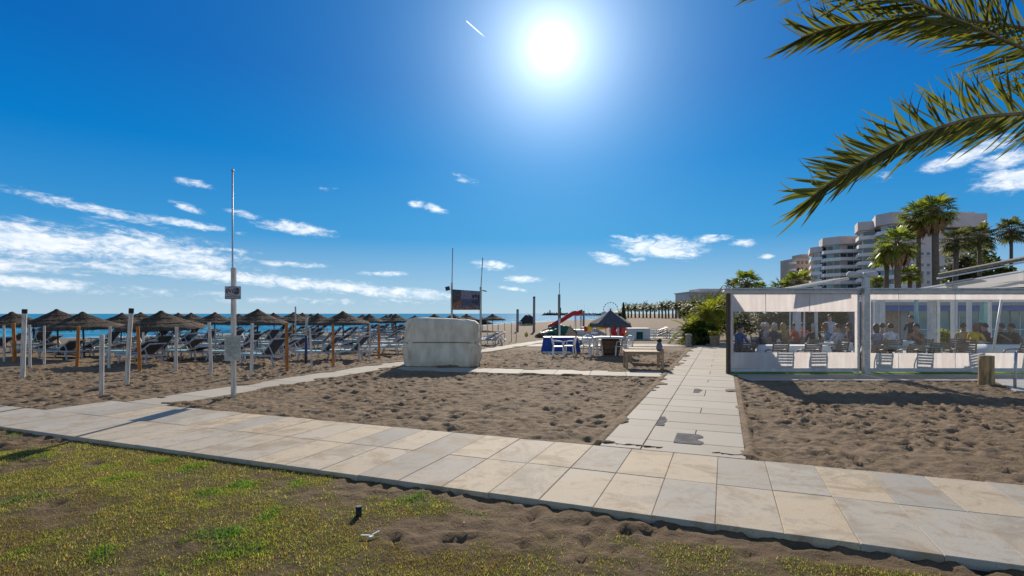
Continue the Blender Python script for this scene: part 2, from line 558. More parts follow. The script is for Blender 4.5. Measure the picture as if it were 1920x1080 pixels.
M['frond'] = leaf_mat('date_palm_leaflet', (0.115, 0.135, 0.048), 0.42, 0.55, 0.5)
M['rachis'] = simple('palm_rachis', (0.26, 0.19, 0.09), 0.6, var=0.25)
M['fan'] = leaf_mat('fan_palm_leaf', (0.18, 0.235, 0.06), 0.55, 0.5, 0.42, 0.45)
M['fan_dark'] = leaf_mat('far_palm_leaf', (0.115, 0.135, 0.075), 0.45, 0.45, 0.45, 0.3)
M['leaf'] = leaf_mat('bush_leaf', (0.08, 0.12, 0.035), 0.45, 0.5)
M['leaf_dark'] = leaf_mat('dark_bush_leaf', (0.085, 0.10, 0.055), 0.45, 0.5, 0.5, 0.3)
M['leaf_bright'] = leaf_mat('bright_leaf', (0.20, 0.24, 0.035), 0.55, 0.5)

# thatch
m, t, p = mat_new('heather_thatch'); M['thatch'] = m
tcn = t.node('ShaderNodeTexCoord'); oi = t.node('ShaderNodeObjectInfo')
mp = t.node('ShaderNodeMapping'); mp.inputs['Scale'].default_value = (7, 7, 1.2)
t.l.new(tcn.outputs['Object'], mp.inputs[0])
va = t.node('ShaderNodeVectorMath', operation='ADD'); t.l.new(mp.outputs[0], va.inputs[0]); t.l.new(oi.outputs['Location'], va.inputs[1])
n1 = t.noise(va.outputs[0], 5.0, 7, 0.7)
n2 = t.noise(va.outputs[0], 0.6, 3, 0.5)
bc = t.mix(t.smooth(n1, 0.3, 0.72), (0.035, 0.026, 0.019), (0.19, 0.135, 0.095))
bc = t.mix(t.math('MULTIPLY', t.smooth(n2, 0.45, 0.7), 0.5), bc, (0.23, 0.17, 0.12))
t.l.new(bc, p.inputs['Base Color']); p.inputs['Roughness'].default_value = 0.9; p.inputs['Specular IOR Level'].default_value = 0.15
b = t.node('ShaderNodeBump'); b.inputs['Strength'].default_value = 1.0; b.inputs['Distance'].default_value = 0.05
t.l.new(n1, b.inputs['Height']); t.l.new(b.outputs[0], p.inputs['Normal'])

# slabs: each its own tone, grey to sandstone, with stains and grit
m, t, p = mat_new('paving_slab'); M['slab'] = m
tcn = t.node('ShaderNodeTexCoord'); oi = t.node('ShaderNodeObjectInfo')
va = t.node('ShaderNodeVectorMath', operation='ADD'); t.l.new(tcn.outputs['Object'], va.inputs[0])
cb = t.node('ShaderNodeCombineXYZ')
for k in range(3):
    t.l.new(t.math('MULTIPLY', oi.outputs['Random'], 53.0 + 17 * k), cb.inputs[k])
t.l.new(cb.outputs[0], va.inputs[1])
tone = t.ramp(oi.outputs['Random'], [(0.0, (0.40, 0.385, 0.36)), (0.18, (0.47, 0.45, 0.41)), (0.34, (0.35, 0.345, 0.33)), (0.5, (0.44, 0.42, 0.39)), (0.62, (0.57, 0.48, 0.36)), (0.75, (0.44, 0.43, 0.405)), (0.88, (0.60, 0.49, 0.35)), (1.0, (0.38, 0.375, 0.36))])
st = t.noise(va.outputs[0], 1.6, 5, 0.65, 0.4)
gr = t.noise(va.outputs[0], 90.0, 4, 0.7)
tone = t.mix(t.math('MULTIPLY', t.smooth(st, 0.46, 0.70), 0.6), tone, (0.50, 0.41, 0.30))
tone = t.mix(t.math('MULTIPLY', t.smooth(t.noise(va.outputs[0], 4.0, 6, 0.7), 0.53, 0.75), 0.6), tone, (0.25, 0.23, 0.21))
tone = t.mix(t.math('MULTIPLY', t.smooth(gr, 0.46, 0.68), 0.45), tone, (0.19, 0.17, 0.15))
t.l.new(tone, p.inputs['Base Color'])
tone = t.mix(t.math('MULTIPLY', t.smooth(t.noise(va.outputs[0], 0.9, 8, 0.72, 1.2), 0.50, 0.62), 0.65), tone, (0.31, 0.28, 0.24))
gp = t.node('ShaderNodeNewGeometry')
tone = t.mix(t.math('MULTIPLY', t.smooth(t.noise(gp.outputs['Position'], 1.7, 9, 0.72, 0.8), 0.50, 0.63), 0.7), tone, (0.32, 0.245, 0.165))
tone = t.mix(1.0, tone, (1.06, 1.0, 0.90), 'MULTIPLY')
t.l.new(tone, p.inputs['Base Color'])
p.inputs['Roughness'].default_value = 0.8; p.inputs['Specular IOR Level'].default_value = 0.2
b = t.node('ShaderNodeBump'); b.inputs['Strength'].default_value = 0.25; b.inputs['Distance'].default_value = 0.004
t.l.new(gr, b.inputs['Height']); t.l.new(b.outputs[0], p.inputs['Normal'])

# pale walkway slabs, streaked with blown sand and old damp
m, t, p = mat_new('walkway_slab'); M['walk'] = m
tcn = t.node('ShaderNodeTexCoord'); oi = t.node('ShaderNodeObjectInfo'); geo = t.node('ShaderNodeNewGeometry')
tone = t.mix(oi.outputs['Random'], (0.47, 0.43, 0.37), (0.54, 0.50, 0.44))
st = t.noise(geo.outputs['Position'], 1.1, 6, 0.65, 0.5)
tone = t.mix(t.math('MULTIPLY', t.smooth(st, 0.5, 0.72), 0.35), tone, (0.40, 0.35, 0.28))
gr = t.noise(geo.outputs['Position'], 70.0, 4, 0.7)
tone = t.mix(t.math('MULTIPLY', t.smooth(gr, 0.5, 0.75), 0.2), tone, (0.28, 0.25, 0.21))
t.l.new(tone, p.inputs['Base Color'])
tone = t.mix(1.0, tone, (0.85, 0.82, 0.76), 'MULTIPLY')
t.l.new(tone, p.inputs['Base Color'])
p.inputs['Roughness'].default_value = 0.8; p.inputs['Specular IOR Level'].default_value = 0.2
b = t.node('ShaderNodeBump'); b.inputs['Strength'].default_value = 0.25; b.inputs['Distance'].default_value = 0.004
t.l.new(gr, b.inputs['Height']); t.l.new(b.outputs[0], p.inputs['Normal'])

# sand
m, t, p = mat_new('beach_sand'); M['sand'] = m
geo = t.node('ShaderNodeNewGeometry')
pos = geo.outputs['Position']
n1 = t.noise(pos, 1.3, 5, 0.6)
n2 = t.noise(pos, 45.0, 4, 0.7)
n3 = t.noise(pos, 9.0, 5, 0.65)
base = t.mix(t.smooth(n1, 0.35, 0.65), (0.205, 0.143, 0.086), (0.270, 0.190, 0.117))
base = t.mix(t.math('MULTIPLY', t.smooth(n2, 0.45, 0.75), 0.4), base, (0.13, 0.10, 0.072))
base = t.mix(t.math('MULTIPLY', t.smooth(n3, 0.5, 0.75), 0.25), base, (0.15, 0.115, 0.08))
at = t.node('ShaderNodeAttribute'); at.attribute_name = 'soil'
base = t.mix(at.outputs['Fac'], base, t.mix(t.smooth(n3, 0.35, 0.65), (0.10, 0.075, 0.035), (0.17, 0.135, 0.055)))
ae = t.node('ShaderNodeAttribute'); ae.attribute_name = 'less_lit'
base = t.mix(t.math('MULTIPLY', ae.outputs['Fac'], 0.75), base, t.mix(1.0, base, (0.62, 0.58, 0.52), 'MULTIPLY'))  # lawn-zone sand darkened in its colour, standing for weaker light
aw = t.node('ShaderNodeAttribute'); aw.attribute_name = 'wet'
base = t.mix(t.math('MULTIPLY', aw.outputs['Fac'], 0.55), base, (0.10, 0.075, 0.05))
t.l.new(base, p.inputs['Base Color'])
p.inputs['Roughness'].default_value = 0.92; p.inputs['Specular IOR Level'].default_value = 0.15
bh = t.math('ADD', t.math('MULTIPLY', t.noise(pos, 5.0, 5, 0.6), 1.0), t.math('MULTIPLY', t.noise(pos, 22.0, 6, 0.75), 0.42))
b = t.node('ShaderNodeBump'); b.inputs['Strength'].default_value = 0.75; b.inputs['Distance'].default_value = 0.07
t.l.new(bh, b.inputs['Height']); t.l.new(b.outputs[0], p.inputs['Normal'])

# sea
m, t, p = mat_new('sea_water'); M['sea'] = m
geo = t.node('ShaderNodeNewGeometry'); pos = geo.outputs['Position']
mp = t.node('ShaderNodeMapping'); mp.inputs['Rotation'].default_value = (0, 0, R(-48)); mp.inputs['Scale'].default_value = (0.10, 0.42, 0.4)
t.l.new(pos, mp.inputs[0])
wv = t.noise(mp.outputs[0], 1.0, 8, 0.6, 0.3)
wl = t.noise(mp.outputs[0], 0.09, 4, 0.5)
base = t.mix(t.smooth(wv, 0.38, 0.66), (0.020, 0.19, 0.38), (0.10, 0.42, 0.58))
base = t.mix(t.smooth(wl, 0.4, 0.65), base, (0.04, 0.27, 0.48))
af = t.node('ShaderNodeAttribute'); af.attribute_name = 'foam'
fn = t.noise(mp.outputs[0], 2.6, 6, 0.65, 0.5)
fo = t.smooth(t.math('ADD', af.outputs['Fac'], t.math('MULTIPLY', t.math('SUBTRACT', fn, 0.5), 1.6)), 0.55, 0.75)
caps = t.math('MULTIPLY', t.smooth(wv, 0.66, 0.74), 0.5)
base = t.mix(t.math('MAXIMUM', fo, caps), base, (0.72, 0.76, 0.78))
t.l.new(base, p.inputs['Base Color'])
df = t.node('ShaderNodeBsdfDiffuse'); t.l.new(base, df.inputs[0])
gl = t.node('ShaderNodeBsdfGlossy'); gl.inputs['Roughness'].default_value = 0.35; gl.inputs[0].default_value = (.9, .95, 1, 1)
b = t.node('ShaderNodeBump'); b.inputs['Strength'].default_value = 1.0; b.inputs['Distance'].default_value = 0.8
t.l.new(wv, b.inputs['Height']); t.l.new(b.outputs[0], gl.inputs['Normal']); t.l.new(b.outputs[0], df.inputs['Normal'])
ms = t.node('ShaderNodeMixShader'); ms.inputs[0].default_value = 0.012
t.l.new(df.outputs[0], ms.inputs[1]); t.l.new(gl.outputs[0], ms.inputs[2]); t.l.new(ms.outputs[0], t.n['Material Output'].inputs[0])

# grass blades coloured per blade
m, t, p = mat_new('lawn_grass'); M['grass'] = m
at = t.node('ShaderNodeAttribute'); at.attribute_name = 'tint'
t.l.new(at.outputs['Color'], p.inputs['Base Color']); p.inputs['Roughness'].default_value = 0.6; p.inputs['Specular IOR Level'].default_value = 0.25
tr = t.node('ShaderNodeBsdfTranslucent'); t.l.new(t.mix(1.0, at.outputs['Color'], (1.5, 1.4, 0.7), 'MULTIPLY'), tr.inputs[0])
ms = t.node('ShaderNodeMixShader'); ms.inputs[0].default_value = 0.5
t.l.new(p.outputs[0], ms.inputs[1]); t.l.new(tr.outputs[0], ms.inputs[2]); t.l.new(ms.outputs[0], t.n['Material Output'].inputs[0])

# clear and milky plastic sheet
m, t, p = mat_new('clear_pvc'); M['pvc'] = m
tr = t.node('ShaderNodeBsdfTransparent'); tr.inputs[0].default_value = (0.96, 0.97, 0.98, 1)
gl = t.node('ShaderNodeBsdfGlossy'); gl.inputs['Roughness'].default_value = 0.08
df = t.node('ShaderNodeBsdfTranslucent'); df.inputs[0].default_value = (0.8, 0.8, 0.8, 1)
tcn = t.node('ShaderNodeTexCoord')
b = t.node('ShaderNodeBump'); b.inputs['Strength'].default_value = 0.15; b.inputs['Distance'].default_value = 0.05
t.l.new(t.noise(tcn.outputs['Object'], 1.2, 3, 0.5), b.inputs['Height']); t.l.new(b.outputs[0], gl.inputs['Normal'])
fr = t.node('ShaderNodeFresnel'); fr.inputs[0].default_value = 1.22
m1 = t.node('ShaderNodeMixShader'); m1.inputs[0].default_value = 0.012
t.l.new(tr.outputs[0], m1.inputs[1]); t.l.new(df.outputs[0], m1.inputs[2])
m2 = t.node('ShaderNodeMixShader'); t.l.new(fr.outputs[0], m2.inputs[0]); t.l.new(m1.outputs[0], m2.inputs[1]); t.l.new(gl.outputs[0], m2.inputs[2])
t.l.new(m2.outputs[0], t.n['Material Output'].inputs[0])

m, t, p = mat_new('milky_pvc'); M['milky'] = m
tr = t.node('ShaderNodeBsdfTranslucent'); tcn = t.node('ShaderNodeTexCoord')
mp = t.node('ShaderNodeMapping'); mp.inputs['Scale'].default_value = (5, 5, 0.7); t.l.new(tcn.outputs['Object'], mp.inputs[0])
nn = t.noise(mp.outputs[0], 1.5, 5, 0.6)
cc = t.mix(t.smooth(nn, 0.35, 0.7), (0.84, 0.79, 0.77), (0.90, 0.88, 0.87))
t.l.new(cc, tr.inputs[0]); t.l.new(cc, p.inputs['Base Color']); p.inputs['Roughness'].default_value = 0.5
ms = t.node('ShaderNodeMixShader'); ms.inputs[0].default_value = 0.70
t.l.new(p.outputs[0], ms.inputs[1]); t.l.new(tr.outputs[0], ms.inputs[2]); t.l.new(ms.outputs[0], t.n['Material Output'].inputs[0])

# ------------------------------------------------------------------ ground
TH = R(21.7)
U = Vector((math.cos(TH), -math.sin(TH), 0)); V = Vector((math.sin(TH), math.cos(TH), 0))
F0 = Vector((0.265, 5.355, 0))


def ST(s, t_, z=0.0):
    q = F0 + U * s + V * t_
    return Vector((q.x, q.y, z))


def hash2(ix, iy, seed):
    h = (ix * 374761393 + iy * 668265263 + seed * 144665) & 0x7fffffff
    h = ((h ^ (h >> 13)) * 1274126177) & 0x7fffffff
    return ((h ^ (h >> 16)) & 0xffff) / 65535.0


def vnoise(x, y, seed=0):
    ix = np.floor(x).astype(np.int64); iy = np.floor(y).astype(np.int64)
    fx = x - ix; fy = y - iy
    fx = fx * fx * (3 - 2 * fx); fy = fy * fy * (3 - 2 * fy)
    a = hash2(ix, iy, seed); b_ = hash2(ix + 1, iy, seed); c = hash2(ix, iy + 1, seed); d = hash2(ix + 1, iy + 1, seed)
    return (a * (1 - fx) + b_ * fx) * (1 - fy) + (c * (1 - fx) + d * fx) * fy


def fbm(x, y, oct_=4, seed=0):
    s = 0; a = 0.5; tot = 0
    for i in range(oct_):
        s = s + a * vnoise(x * 2 ** i + 13.7 * i, y * 2 ** i + 5.1 * i, seed + i); tot += a; a *= 0.5
    return s / tot


def quad_px(c):
    return [G(*p) for p in c]


PROM_W = 2.39
cross1 = quad_px([(742, 689), (1246, 698.5), (1237, 708.5), (738, 697)])
cross2 = quad_px([(990, 645.6), (1290, 645.6), (1286, 650.5), (985, 650.5)])
cross3 = quad_px([(1090, 633), (1300, 633), (1297, 638.5), (1080, 638.5)])
strip = [Vector((6.45, 15.0, 0)), Vector((19, 14.8, 0)), Vector((19, 16.45, 0)), Vector((6.98, 16.45, 0))]
strip2 = [G(1862, 714), G(2010, 700), G(2100, 745), G(1905, 735)]
paths = [
    [ST(-10.4, 0), ST(9.5, 0), ST(9.5, PROM_W), ST(-10.4, PROM_W)],
    [ST(-16, 0), ST(-10.4, 0), ST(-10.4, PROM_W / 2), ST(-16, PROM_W / 2)],
    [ST(0.09, PROM_W), ST(2.0, PROM_W), ST(2.0, 31.5), ST(0.09, 31.5)],
    [ST(-10.05, PROM_W), ST(-8.85, PROM_W), ST(-9.2, 36), ST(-10.4, 36)],
    cross1, cross2, cross3, strip,
]


def poly_inside_dist(poly, x, y):
    """distance inside a convex polygon (negative outside)"""
    ar = sum(poly[i].x * poly[(i + 1) % len(poly)].y - poly[(i + 1) % len(poly)].x * poly[i].y for i in range(len(poly)))
    sg = 1 if ar > 0 else -1
    best = np.full(np.shape(x), 1e9)
    for i in range(len(poly)):
        a = poly[i]; b_ = poly[(i + 1) % len(poly)]
        dx, dy = b_.x - a.x, b_.y - a.y; L = math.hypot(dx, dy)
        best = np.minimum(best, sg * (dx * (y - a.y) - dy * (x - a.x)) / L)
    return best


def axis(lo_far, lo, hi, hi_far, step, growth):
    mid = list(np.arange(lo, hi, step))
    out = []; c = lo; s = step
    while c > lo_far:
        s *= growth; c -= s; out.append(c)
    out2 = []; c = hi; s = step
    while c < hi_far:
        out2.append(c); s *= growth; c += s
    return np.array(out[::-1] + mid + out2)


gx = axis(-700, -19, 14, 9000, 0.052, 1.07)
gy = axis(-300, 3.2, 29, 16000, 0.052, 1.035)
GX, GY = np.meshgrid(gx, gy)
rel_x = GX - F0.x; rel_y = GY - F0.y
S_ = rel_x * U.x + rel_y * U.y
T_ = rel_x * V.x + rel_y * V.y
base_h = terrain(GX, GY)
# trampled sand
amp = sstep(GY, -5, 2) * (1 - sstep(GY, 25, 29)) * sstep(GX, -19, -16) * (1 - sstep(GX, 12, 14))
rough = (fbm(GX * 1.9, GY * 1.9, 3, 3) - 0.5) * 0.045 + (fbm(GX * 8.5, GY * 8.5, 2, 9) - 0.5) * 0.045
dim = np.zeros_like(GX)
for k in range(26000):
    cx = rng.uniform(-19, 14); cy = rng.uniform(3.2, 29)
    r = rng.uniform(0.04, 0.095); dp = rng.uniform(0.008, 0.050) * (0.35 + 1.1 * float(fbm(np.array([cx * .35]), np.array([cy * .35]), 2, 8)[0])); asp = rng.uniform(1.0, 1.9); an = rng.uniform(0, math.pi)
    i0, i1 = np.searchsorted(gx, [cx - 3 * r, cx + 3 * r]); j0, j1 = np.searchsorted(gy, [cy - 3 * r, cy + 3 * r])
    if i1 <= i0 or j1 <= j0:
        continue
    X = gx[i0:i1][None, :] - cx; Y = gy[j0:j1][:, None] - cy
    a = (X * math.cos(an) + Y * math.sin(an)) / asp; b_ = -X * math.sin(an) + Y * math.cos(an)
    q = (a * a + b_ * b_) / (r * r)
    dim[j0:j1, i0:i1] += dp * (-np.exp(-q * 1.3) + 0.45 * np.exp(-(np.sqrt(q) - 1.45) ** 2 * 4))
lawn = T_ < 0.11
# lawn cover: 1 = turf, 0 = bare trampled soil
patch = np.exp(-(((GX - 0.15) / 1.25) ** 2 + ((GY - 4.75) / 0.62) ** 2))
patch += 0.8 * np.exp(-(((GX + 0.9) / 0.8) ** 2 + ((GY - 5.75) / 0.35) ** 2))
patch += 1.2 * np.exp(-(((S_ - 2.2) / 2.4) ** 2 + ((T_ + 0.1) / 0.22) ** 2))
patch += 1.1 * np.exp(-(((GX + 7.8) / 1.6) ** 2 + ((GY - 8.1) / 0.5) ** 2))


def turf_cover(x, y, pt):
    n = fbm(x * 1.1 + 3, y * 1.1 + 8, 4, 21)
    n2 = fbm(x * 4.1, y * 4.1, 3, 44)
    return np.clip(0.84 + (n - 0.5) * 1.7 + (n2 - 0.5) * 0.9 - 1.15 * pt, 0, 1)


cover = turf_cover(GX, GY, patch)
lawn_rough = (1 - sstep(cover, 0.2, 0.7))
Z = base_h + np.where(lawn, -0.022 + (rough * 0.4 + dim * 0.9 - 0.01) * lawn_rough * amp + (fbm(GX * 1.5, GY * 1.5, 3, 5) - 0.5) * 0.035, (rough + dim) * amp)
under = np.full(GX.shape, -1e9)
for pl in paths:
    under = np.maximum(under, poly_inside_dist(pl, GX, GY))
near = np.clip(1 + (under - 0.0) / 0.25, 0, 1)
Z = np.where(lawn, Z, np.where(under > -0.25, np.minimum(Z, 0.006 + 0.10 * np.clip(-under / 0.25, 0, 1)), Z))
Z = np.where(lawn, np.minimum(Z, np.where(T_ > -0.45, -0.004, 0.015) + 0.012 * (fbm(GX * 8, GY * 8, 2, 15) - .5)), Z)
Z = np.where(under > 0.08, base_h - 0.16, Z)
spill_n = fbm(GX * 1.7 + 40, GY * 1.7, 3, 91)
for pl in (paths[2], paths[3], cross1):
    ui = poly_inside_dist(pl, GX, GY)
    lim = np.clip((spill_n - 0.50) * 1.6, 0, 0.26)
    Z = np.where((ui > -0.12) & (ui < lim) & (T_ > PROM_W + .15), base_h + 0.040 + 0.035 * np.clip((lim - ui) / 0.3, 0, 1) * spill_n + 0.01 * (fbm(GX * 9, GY * 9, 2, 5) - .5), Z)
# bigger rolls in the far sand
far = 1 - amp
Z += far * np.where(lawn, 0, (fbm(GX * 0.5, GY * 0.5, 3, 77) - 0.5) * 0.10 * (under < -0.4) * sstep(shore_dist(GX, GY), 0, 6))
inside_terr = poly_inside_dist([Vector((6.7, 16.3, 0)), Vector((60, 16.3, 0)), Vector((60, 34, 0)), Vector((13, 34, 0))], GX, GY)
Z = np.where(inside_terr > 0, base_h - 0.1, Z)
ny, nx = GX.shape
verts = np.stack([GX, GY, Z], -1).reshape(-1, 3).astype(np.float32)
idx = np.arange(ny * nx).reshape(ny, nx)
quads = np.stack([idx[:-1, :-1], idx[:-1, 1:], idx[1:, 1:], idx[1:, :-1]], -1).reshape(-1, 4)


def np_mesh(name, verts, polys, mat):
    me = bpy.data.meshes.new(name)
    nv, nf, k = len(verts), len(polys), polys.shape[1]
    me.vertices.add(nv); me.vertices.foreach_set('co', verts.astype(np.float32).ravel())
    me.loops.add(nf * k); me.loops.foreach_set('vertex_index', polys.astype(np.int32).ravel())
    me.polygons.add(nf); me.polygons.foreach_set('loop_start', np.arange(0, nf * k, k, dtype=np.int32))
    me.polygons.foreach_set('loop_total', np.full(nf, k, np.int32))
    me.materials.append(mat)
    me.update(calc_edges=True); me.validate()
    return me


me = np_mesh('sand', verts, quads, M['sand'])
me.polygons.foreach_set('use_smooth', np.ones(len(quads), bool))
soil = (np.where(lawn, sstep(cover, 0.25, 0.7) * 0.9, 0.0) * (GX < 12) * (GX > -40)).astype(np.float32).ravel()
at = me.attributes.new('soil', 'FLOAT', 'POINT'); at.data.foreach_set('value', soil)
at = me.attributes.new('less_lit', 'FLOAT', 'POINT'); at.data.foreach_set('value', (lawn & (GX > -40)).astype(np.float32).ravel())  # mask of the ground painted as if less lit
wet = (1 - sstep(shore_dist(GX, GY), 0.5, 3.5)).astype(np.float32).ravel()
at = me.attributes.new('wet', 'FLOAT', 'POINT'); at.data.foreach_set('value', wet)
sand = tag(link('sand', me), 'brown trampled beach sand', None, None, 'structure')

# lawn: grass blades (uncountable)
NB = 720000
bx_ = rng.uniform(-9.5, 5.5, NB); by_ = rng.uniform(3.3, 9.6, NB)
rx = bx_ - F0.x; ry = by_ - F0.y
tt = rx * V.x + ry * V.y
pt = np.exp(-(((bx_ - 0.15) / 1.25) ** 2 + ((by_ - 4.75) / 0.62) ** 2)) + 0.8 * np.exp(-(((bx_ + 0.9) / 0.8) ** 2 + ((by_ - 5.75) / 0.35) ** 2))
ss = rx * U.x + ry * U.y
pt += 1.2 * np.exp(-(((ss - 2.2) / 2.4) ** 2 + ((tt + 0.1) / 0.22) ** 2)) + 1.1 * np.exp(-(((bx_ + 7.8) / 1.6) ** 2 + ((by_ - 8.1) / 0.5) ** 2))
cv = turf_cover(bx_, by_, pt)
vis = (np.abs(bx_) < 1.02 * by_ + 0.2)
keep = (tt < -0.02 + 0.05 * rng.random(NB)) & (rng.random(NB) < cv ** 1.6) & vis
bx_, by_, cv = bx_[keep], by_[keep], cv[keep]
nb = len(bx_)
# ground height lookup
jx = np.clip(np.searchsorted(gx, bx_), 1, nx - 1); jy = np.clip(np.searchsorted(gy, by_), 1, ny - 1)
bz = np.minimum(np.minimum(Z[jy, jx], Z[jy - 1, jx]), np.minimum(Z[jy, jx - 1], Z[jy - 1, jx - 1]))
green = fbm(bx_ * 0.9 + 31, by_ * 0.9 + 7, 3, 61)
green2 = fbm(bx_ * 3.0 + 1, by_ * 3.0 + 7, 2, 62)
clump = sstep(green * 0.55 + green2 * 0.45 + 0.10 * sstep(-bx_, 1.5, 4) * sstep(-by_, -6.2, -4.6), 0.57, 0.76)
ln = rng.uniform(0.010, 0.032, nb) * (1 + 0.7 * clump)
ang_ = rng.uniform(0, 2 * math.pi, nb)
wd = rng.uniform(0.0024, 0.0050, nb) * (1 + 0.6 * clump)
lean = rng.uniform(0.2, 1.5, nb); la = rng.uniform(0, 2 * math.pi, nb)
p0 = np.stack([bx_ - np.cos(ang_) * wd, by_ - np.sin(ang_) * wd, bz - 0.004], -1)
p1 = np.stack([bx_ + np.cos(ang_) * wd, by_ + np.sin(ang_) * wd, bz - 0.004], -1)
p2 = np.stack([bx_ + np.cos(la) * ln * np.sin(lean), by_ + np.sin(la) * ln * np.sin(lean), bz + ln * np.cos(lean) * 0.9 + 0.004], -1)
gv = np.stack([p0, p1, p2], 1).reshape(-1, 3)
gf = np.arange(nb * 3).reshape(-1, 3)
gm = np_mesh('lawn_grass', gv, gf, M['grass'])
r1 = rng.random(nb)[:, None]
dry = np.array([0.37, 0.30, 0.10]); straw = np.array([0.52, 0.43, 0.22]); olive = np.array([0.20, 0.27, 0.05]); grn = np.array([0.08, 0.18, 0.03]); brown = np.array([0.20, 0.135, 0.06])
cA = np.where(r1 < 0.40, olive, np.where(r1 < 0.60, dry, np.where(r1 < 0.70, straw, brown)))
yel = sstep(green2, 0.5, 0.7)[:, None]
cA = cA * (1 - 0.5 * yel) + np.array([0.32, 0.36, 0.06]) * 0.5 * yel
brn = sstep(green, 0.42, 0.30)[:, None] * 0.6
cA = cA * (1 - brn) + brown * brn
cB = grn * (0.8 + 0.9 * rng.random(nb)[:, None])
cc = cA * (1 - clump[:, None]) + cB * clump[:, None]
cc = cc * (0.75 + 0.55 * rng.random(nb)[:, None]) * (0.7 + 0.7 * fbm(bx_ * 9, by_ * 9, 2, 71))[:, None]
tint = np.repeat(np.concatenate([cc, np.ones((nb, 1))], 1), 3, axis=0).astype(np.float32)
ca = gm.color_attributes.new('tint', 'FLOAT_COLOR', 'POINT'); ca.data.foreach_set('color', tint.ravel())
tag(link('lawn_grass', gm), 'short patchy dry lawn grass beside the promenade', 'grass', None, 'stuff')

# sea
sx = axis(-9000, -90, 60, 12000, 2.0, 1.10); sy = axis(-400, 20, 260, 30000, 2.0, 1.09)
SX, SY = np.meshgrid(sx, sy)
sd = shore_dist(SX, SY)
swell = 0.10 * np.sin(sd * 0.55 + 3.0 * fbm(SX * 0.02, SY * 0.02, 2, 4)) * np.exp(-np.abs(sd) / 60)
sv = np.stack([SX, SY, np.full_like(SX, SEA) + swell - 0.02], -1).reshape(-1, 3)
si = np.arange(SX.size).reshape(SX.shape)
sq = np.stack([si[:-1, :-1], si[:-1, 1:], si[1:, 1:], si[1:, :-1]], -1).reshape(-1, 4)
fc = (sd[:-1, :-1] < 12).ravel()
sm = np_mesh('sea', sv, sq[fc], M['sea'])
sm.polygons.foreach_set('use_smooth', np.ones(len(sm.polygons), bool))
foam = (np.exp(-((sd + 1.2) / 2.2) ** 2) + 0.72 * np.exp(-((sd + 11) / 2.2) ** 2) + 0.6 * np.exp(-((sd + 24) / 2.0) ** 2)).astype(np.float32).ravel()
at = sm.attributes.new('foam', 'FLOAT', 'POINT'); at.data.foreach_set('value', foam)
tag(link('sea', sm), 'blue sea with small breaking waves', None, None, 'structure')

# ------------------------------------------------------------------ paving
SLABS = {}


def slab_mesh(L, Wd, Ht, mat):
    key = (round(L, 2), round(Wd, 2), Ht, mat)
    if key not in SLABS:
        bm = bmesh.new()
        bmesh.ops.create_cube(bm, size=1.0)
        for v in bm.verts:
            v.co.x *= key[0]; v.co.y *= key[1]; v.co.z = v.co.z * Ht - Ht / 2
        bmesh.ops.bevel(bm, geom=[e for e in bm.edges if e.verts[0].co.z > -Ht * 0.6 and e.verts[1].co.z > -Ht * 0.6], offset=0.006, segments=1, affect='EDGES')
        me = bpy.data.meshes.new('slab'); bm.to_mesh(me); bm.free(); me.materials.append(M[mat])
        SLABS[key] = me
    return SLABS[key]


def lay(parent, c, L, Wd, rz, mat='slab', z=0.03, Ht=0.08):
    o = bpy.data.objects.new('slab', slab_mesh(L, Wd, Ht, mat)); col.objects.link(o)
    o.location = (c.x, c.y, z + random.uniform(-0.002, 0.003))
    o.rotation_euler = (random.uniform(-.0025, .0025), random.uniform(-.0025, .0025), rz + random.uniform(-.002, .002))
    o.parent = parent


def bedding(name, label, polys, z=0.016):
    mb = MB()
    for i, pl in enumerate(polys):
        mb.prism([(q.x, q.y) for q in pl], -0.14, z - 0.004 * i)
    return tag(mb.build(name, M['bedding']), label, None, None, 'structure')


prom = bedding('promenade', 'wide paved promenade of big grey and sandstone slabs', [[ST(-10.4, 0.01), ST(9.5, 0.01), ST(9.5, PROM_W - .01), ST(-10.4, PROM_W - .01)], [ST(-16, 0.02), ST(-10.5, 0.02), ST(-10.5, PROM_W / 2), ST(-16, PROM_W / 2)]])
pitch = 0.553
k0 = -29
for k in range(k0, 17):
    s = (k + 0.5) * pitch
    for row in (0, 1):
        if row == 1 and s < -10.3:
            continue
        lay(prom, ST(s, row * PROM_W / 2 + PROM_W / 4), pitch - 0.008, PROM_W / 2 - 0.010, -TH)

walk = bedding('walkway', 'pale slab walkway leading past the glazed terrace', [[ST(0.10, PROM_W + .01), ST(1.99, PROM_W + .01), ST(1.99, 31.5), ST(0.10, 31.5)]])
tpos = PROM_W + 0.01; i = 0
lens = [0.62, 0.95, 0.55, 1.0, 0.62, 0.9, 0.7, 1.05, 0.6, 0.9]
while tpos < 31:
    L = lens[i % len(lens)]
    lay(walk, ST(0.09 + 0.285, tpos + L / 2), 0.57 - 0.008, L - 0.008, -TH, 'walk', 0.034)
    if i % 3 == 1:
        lay(walk, ST(0.66 + 0.33, tpos + L / 2), 0.66 - 0.008, L - 0.008, -TH, 'walk', 0.034)
        lay(walk, ST(1.32 + 0.34, tpos + L / 2), 0.68 - 0.008, L - 0.008, -TH, 'walk', 0.034)
    else:
        lay(walk, ST(0.66 + 0.67, tpos + L / 2), 1.34 - 0.008, L - 0.008, -TH, 'walk', 0.034)
    tpos += L; i += 1

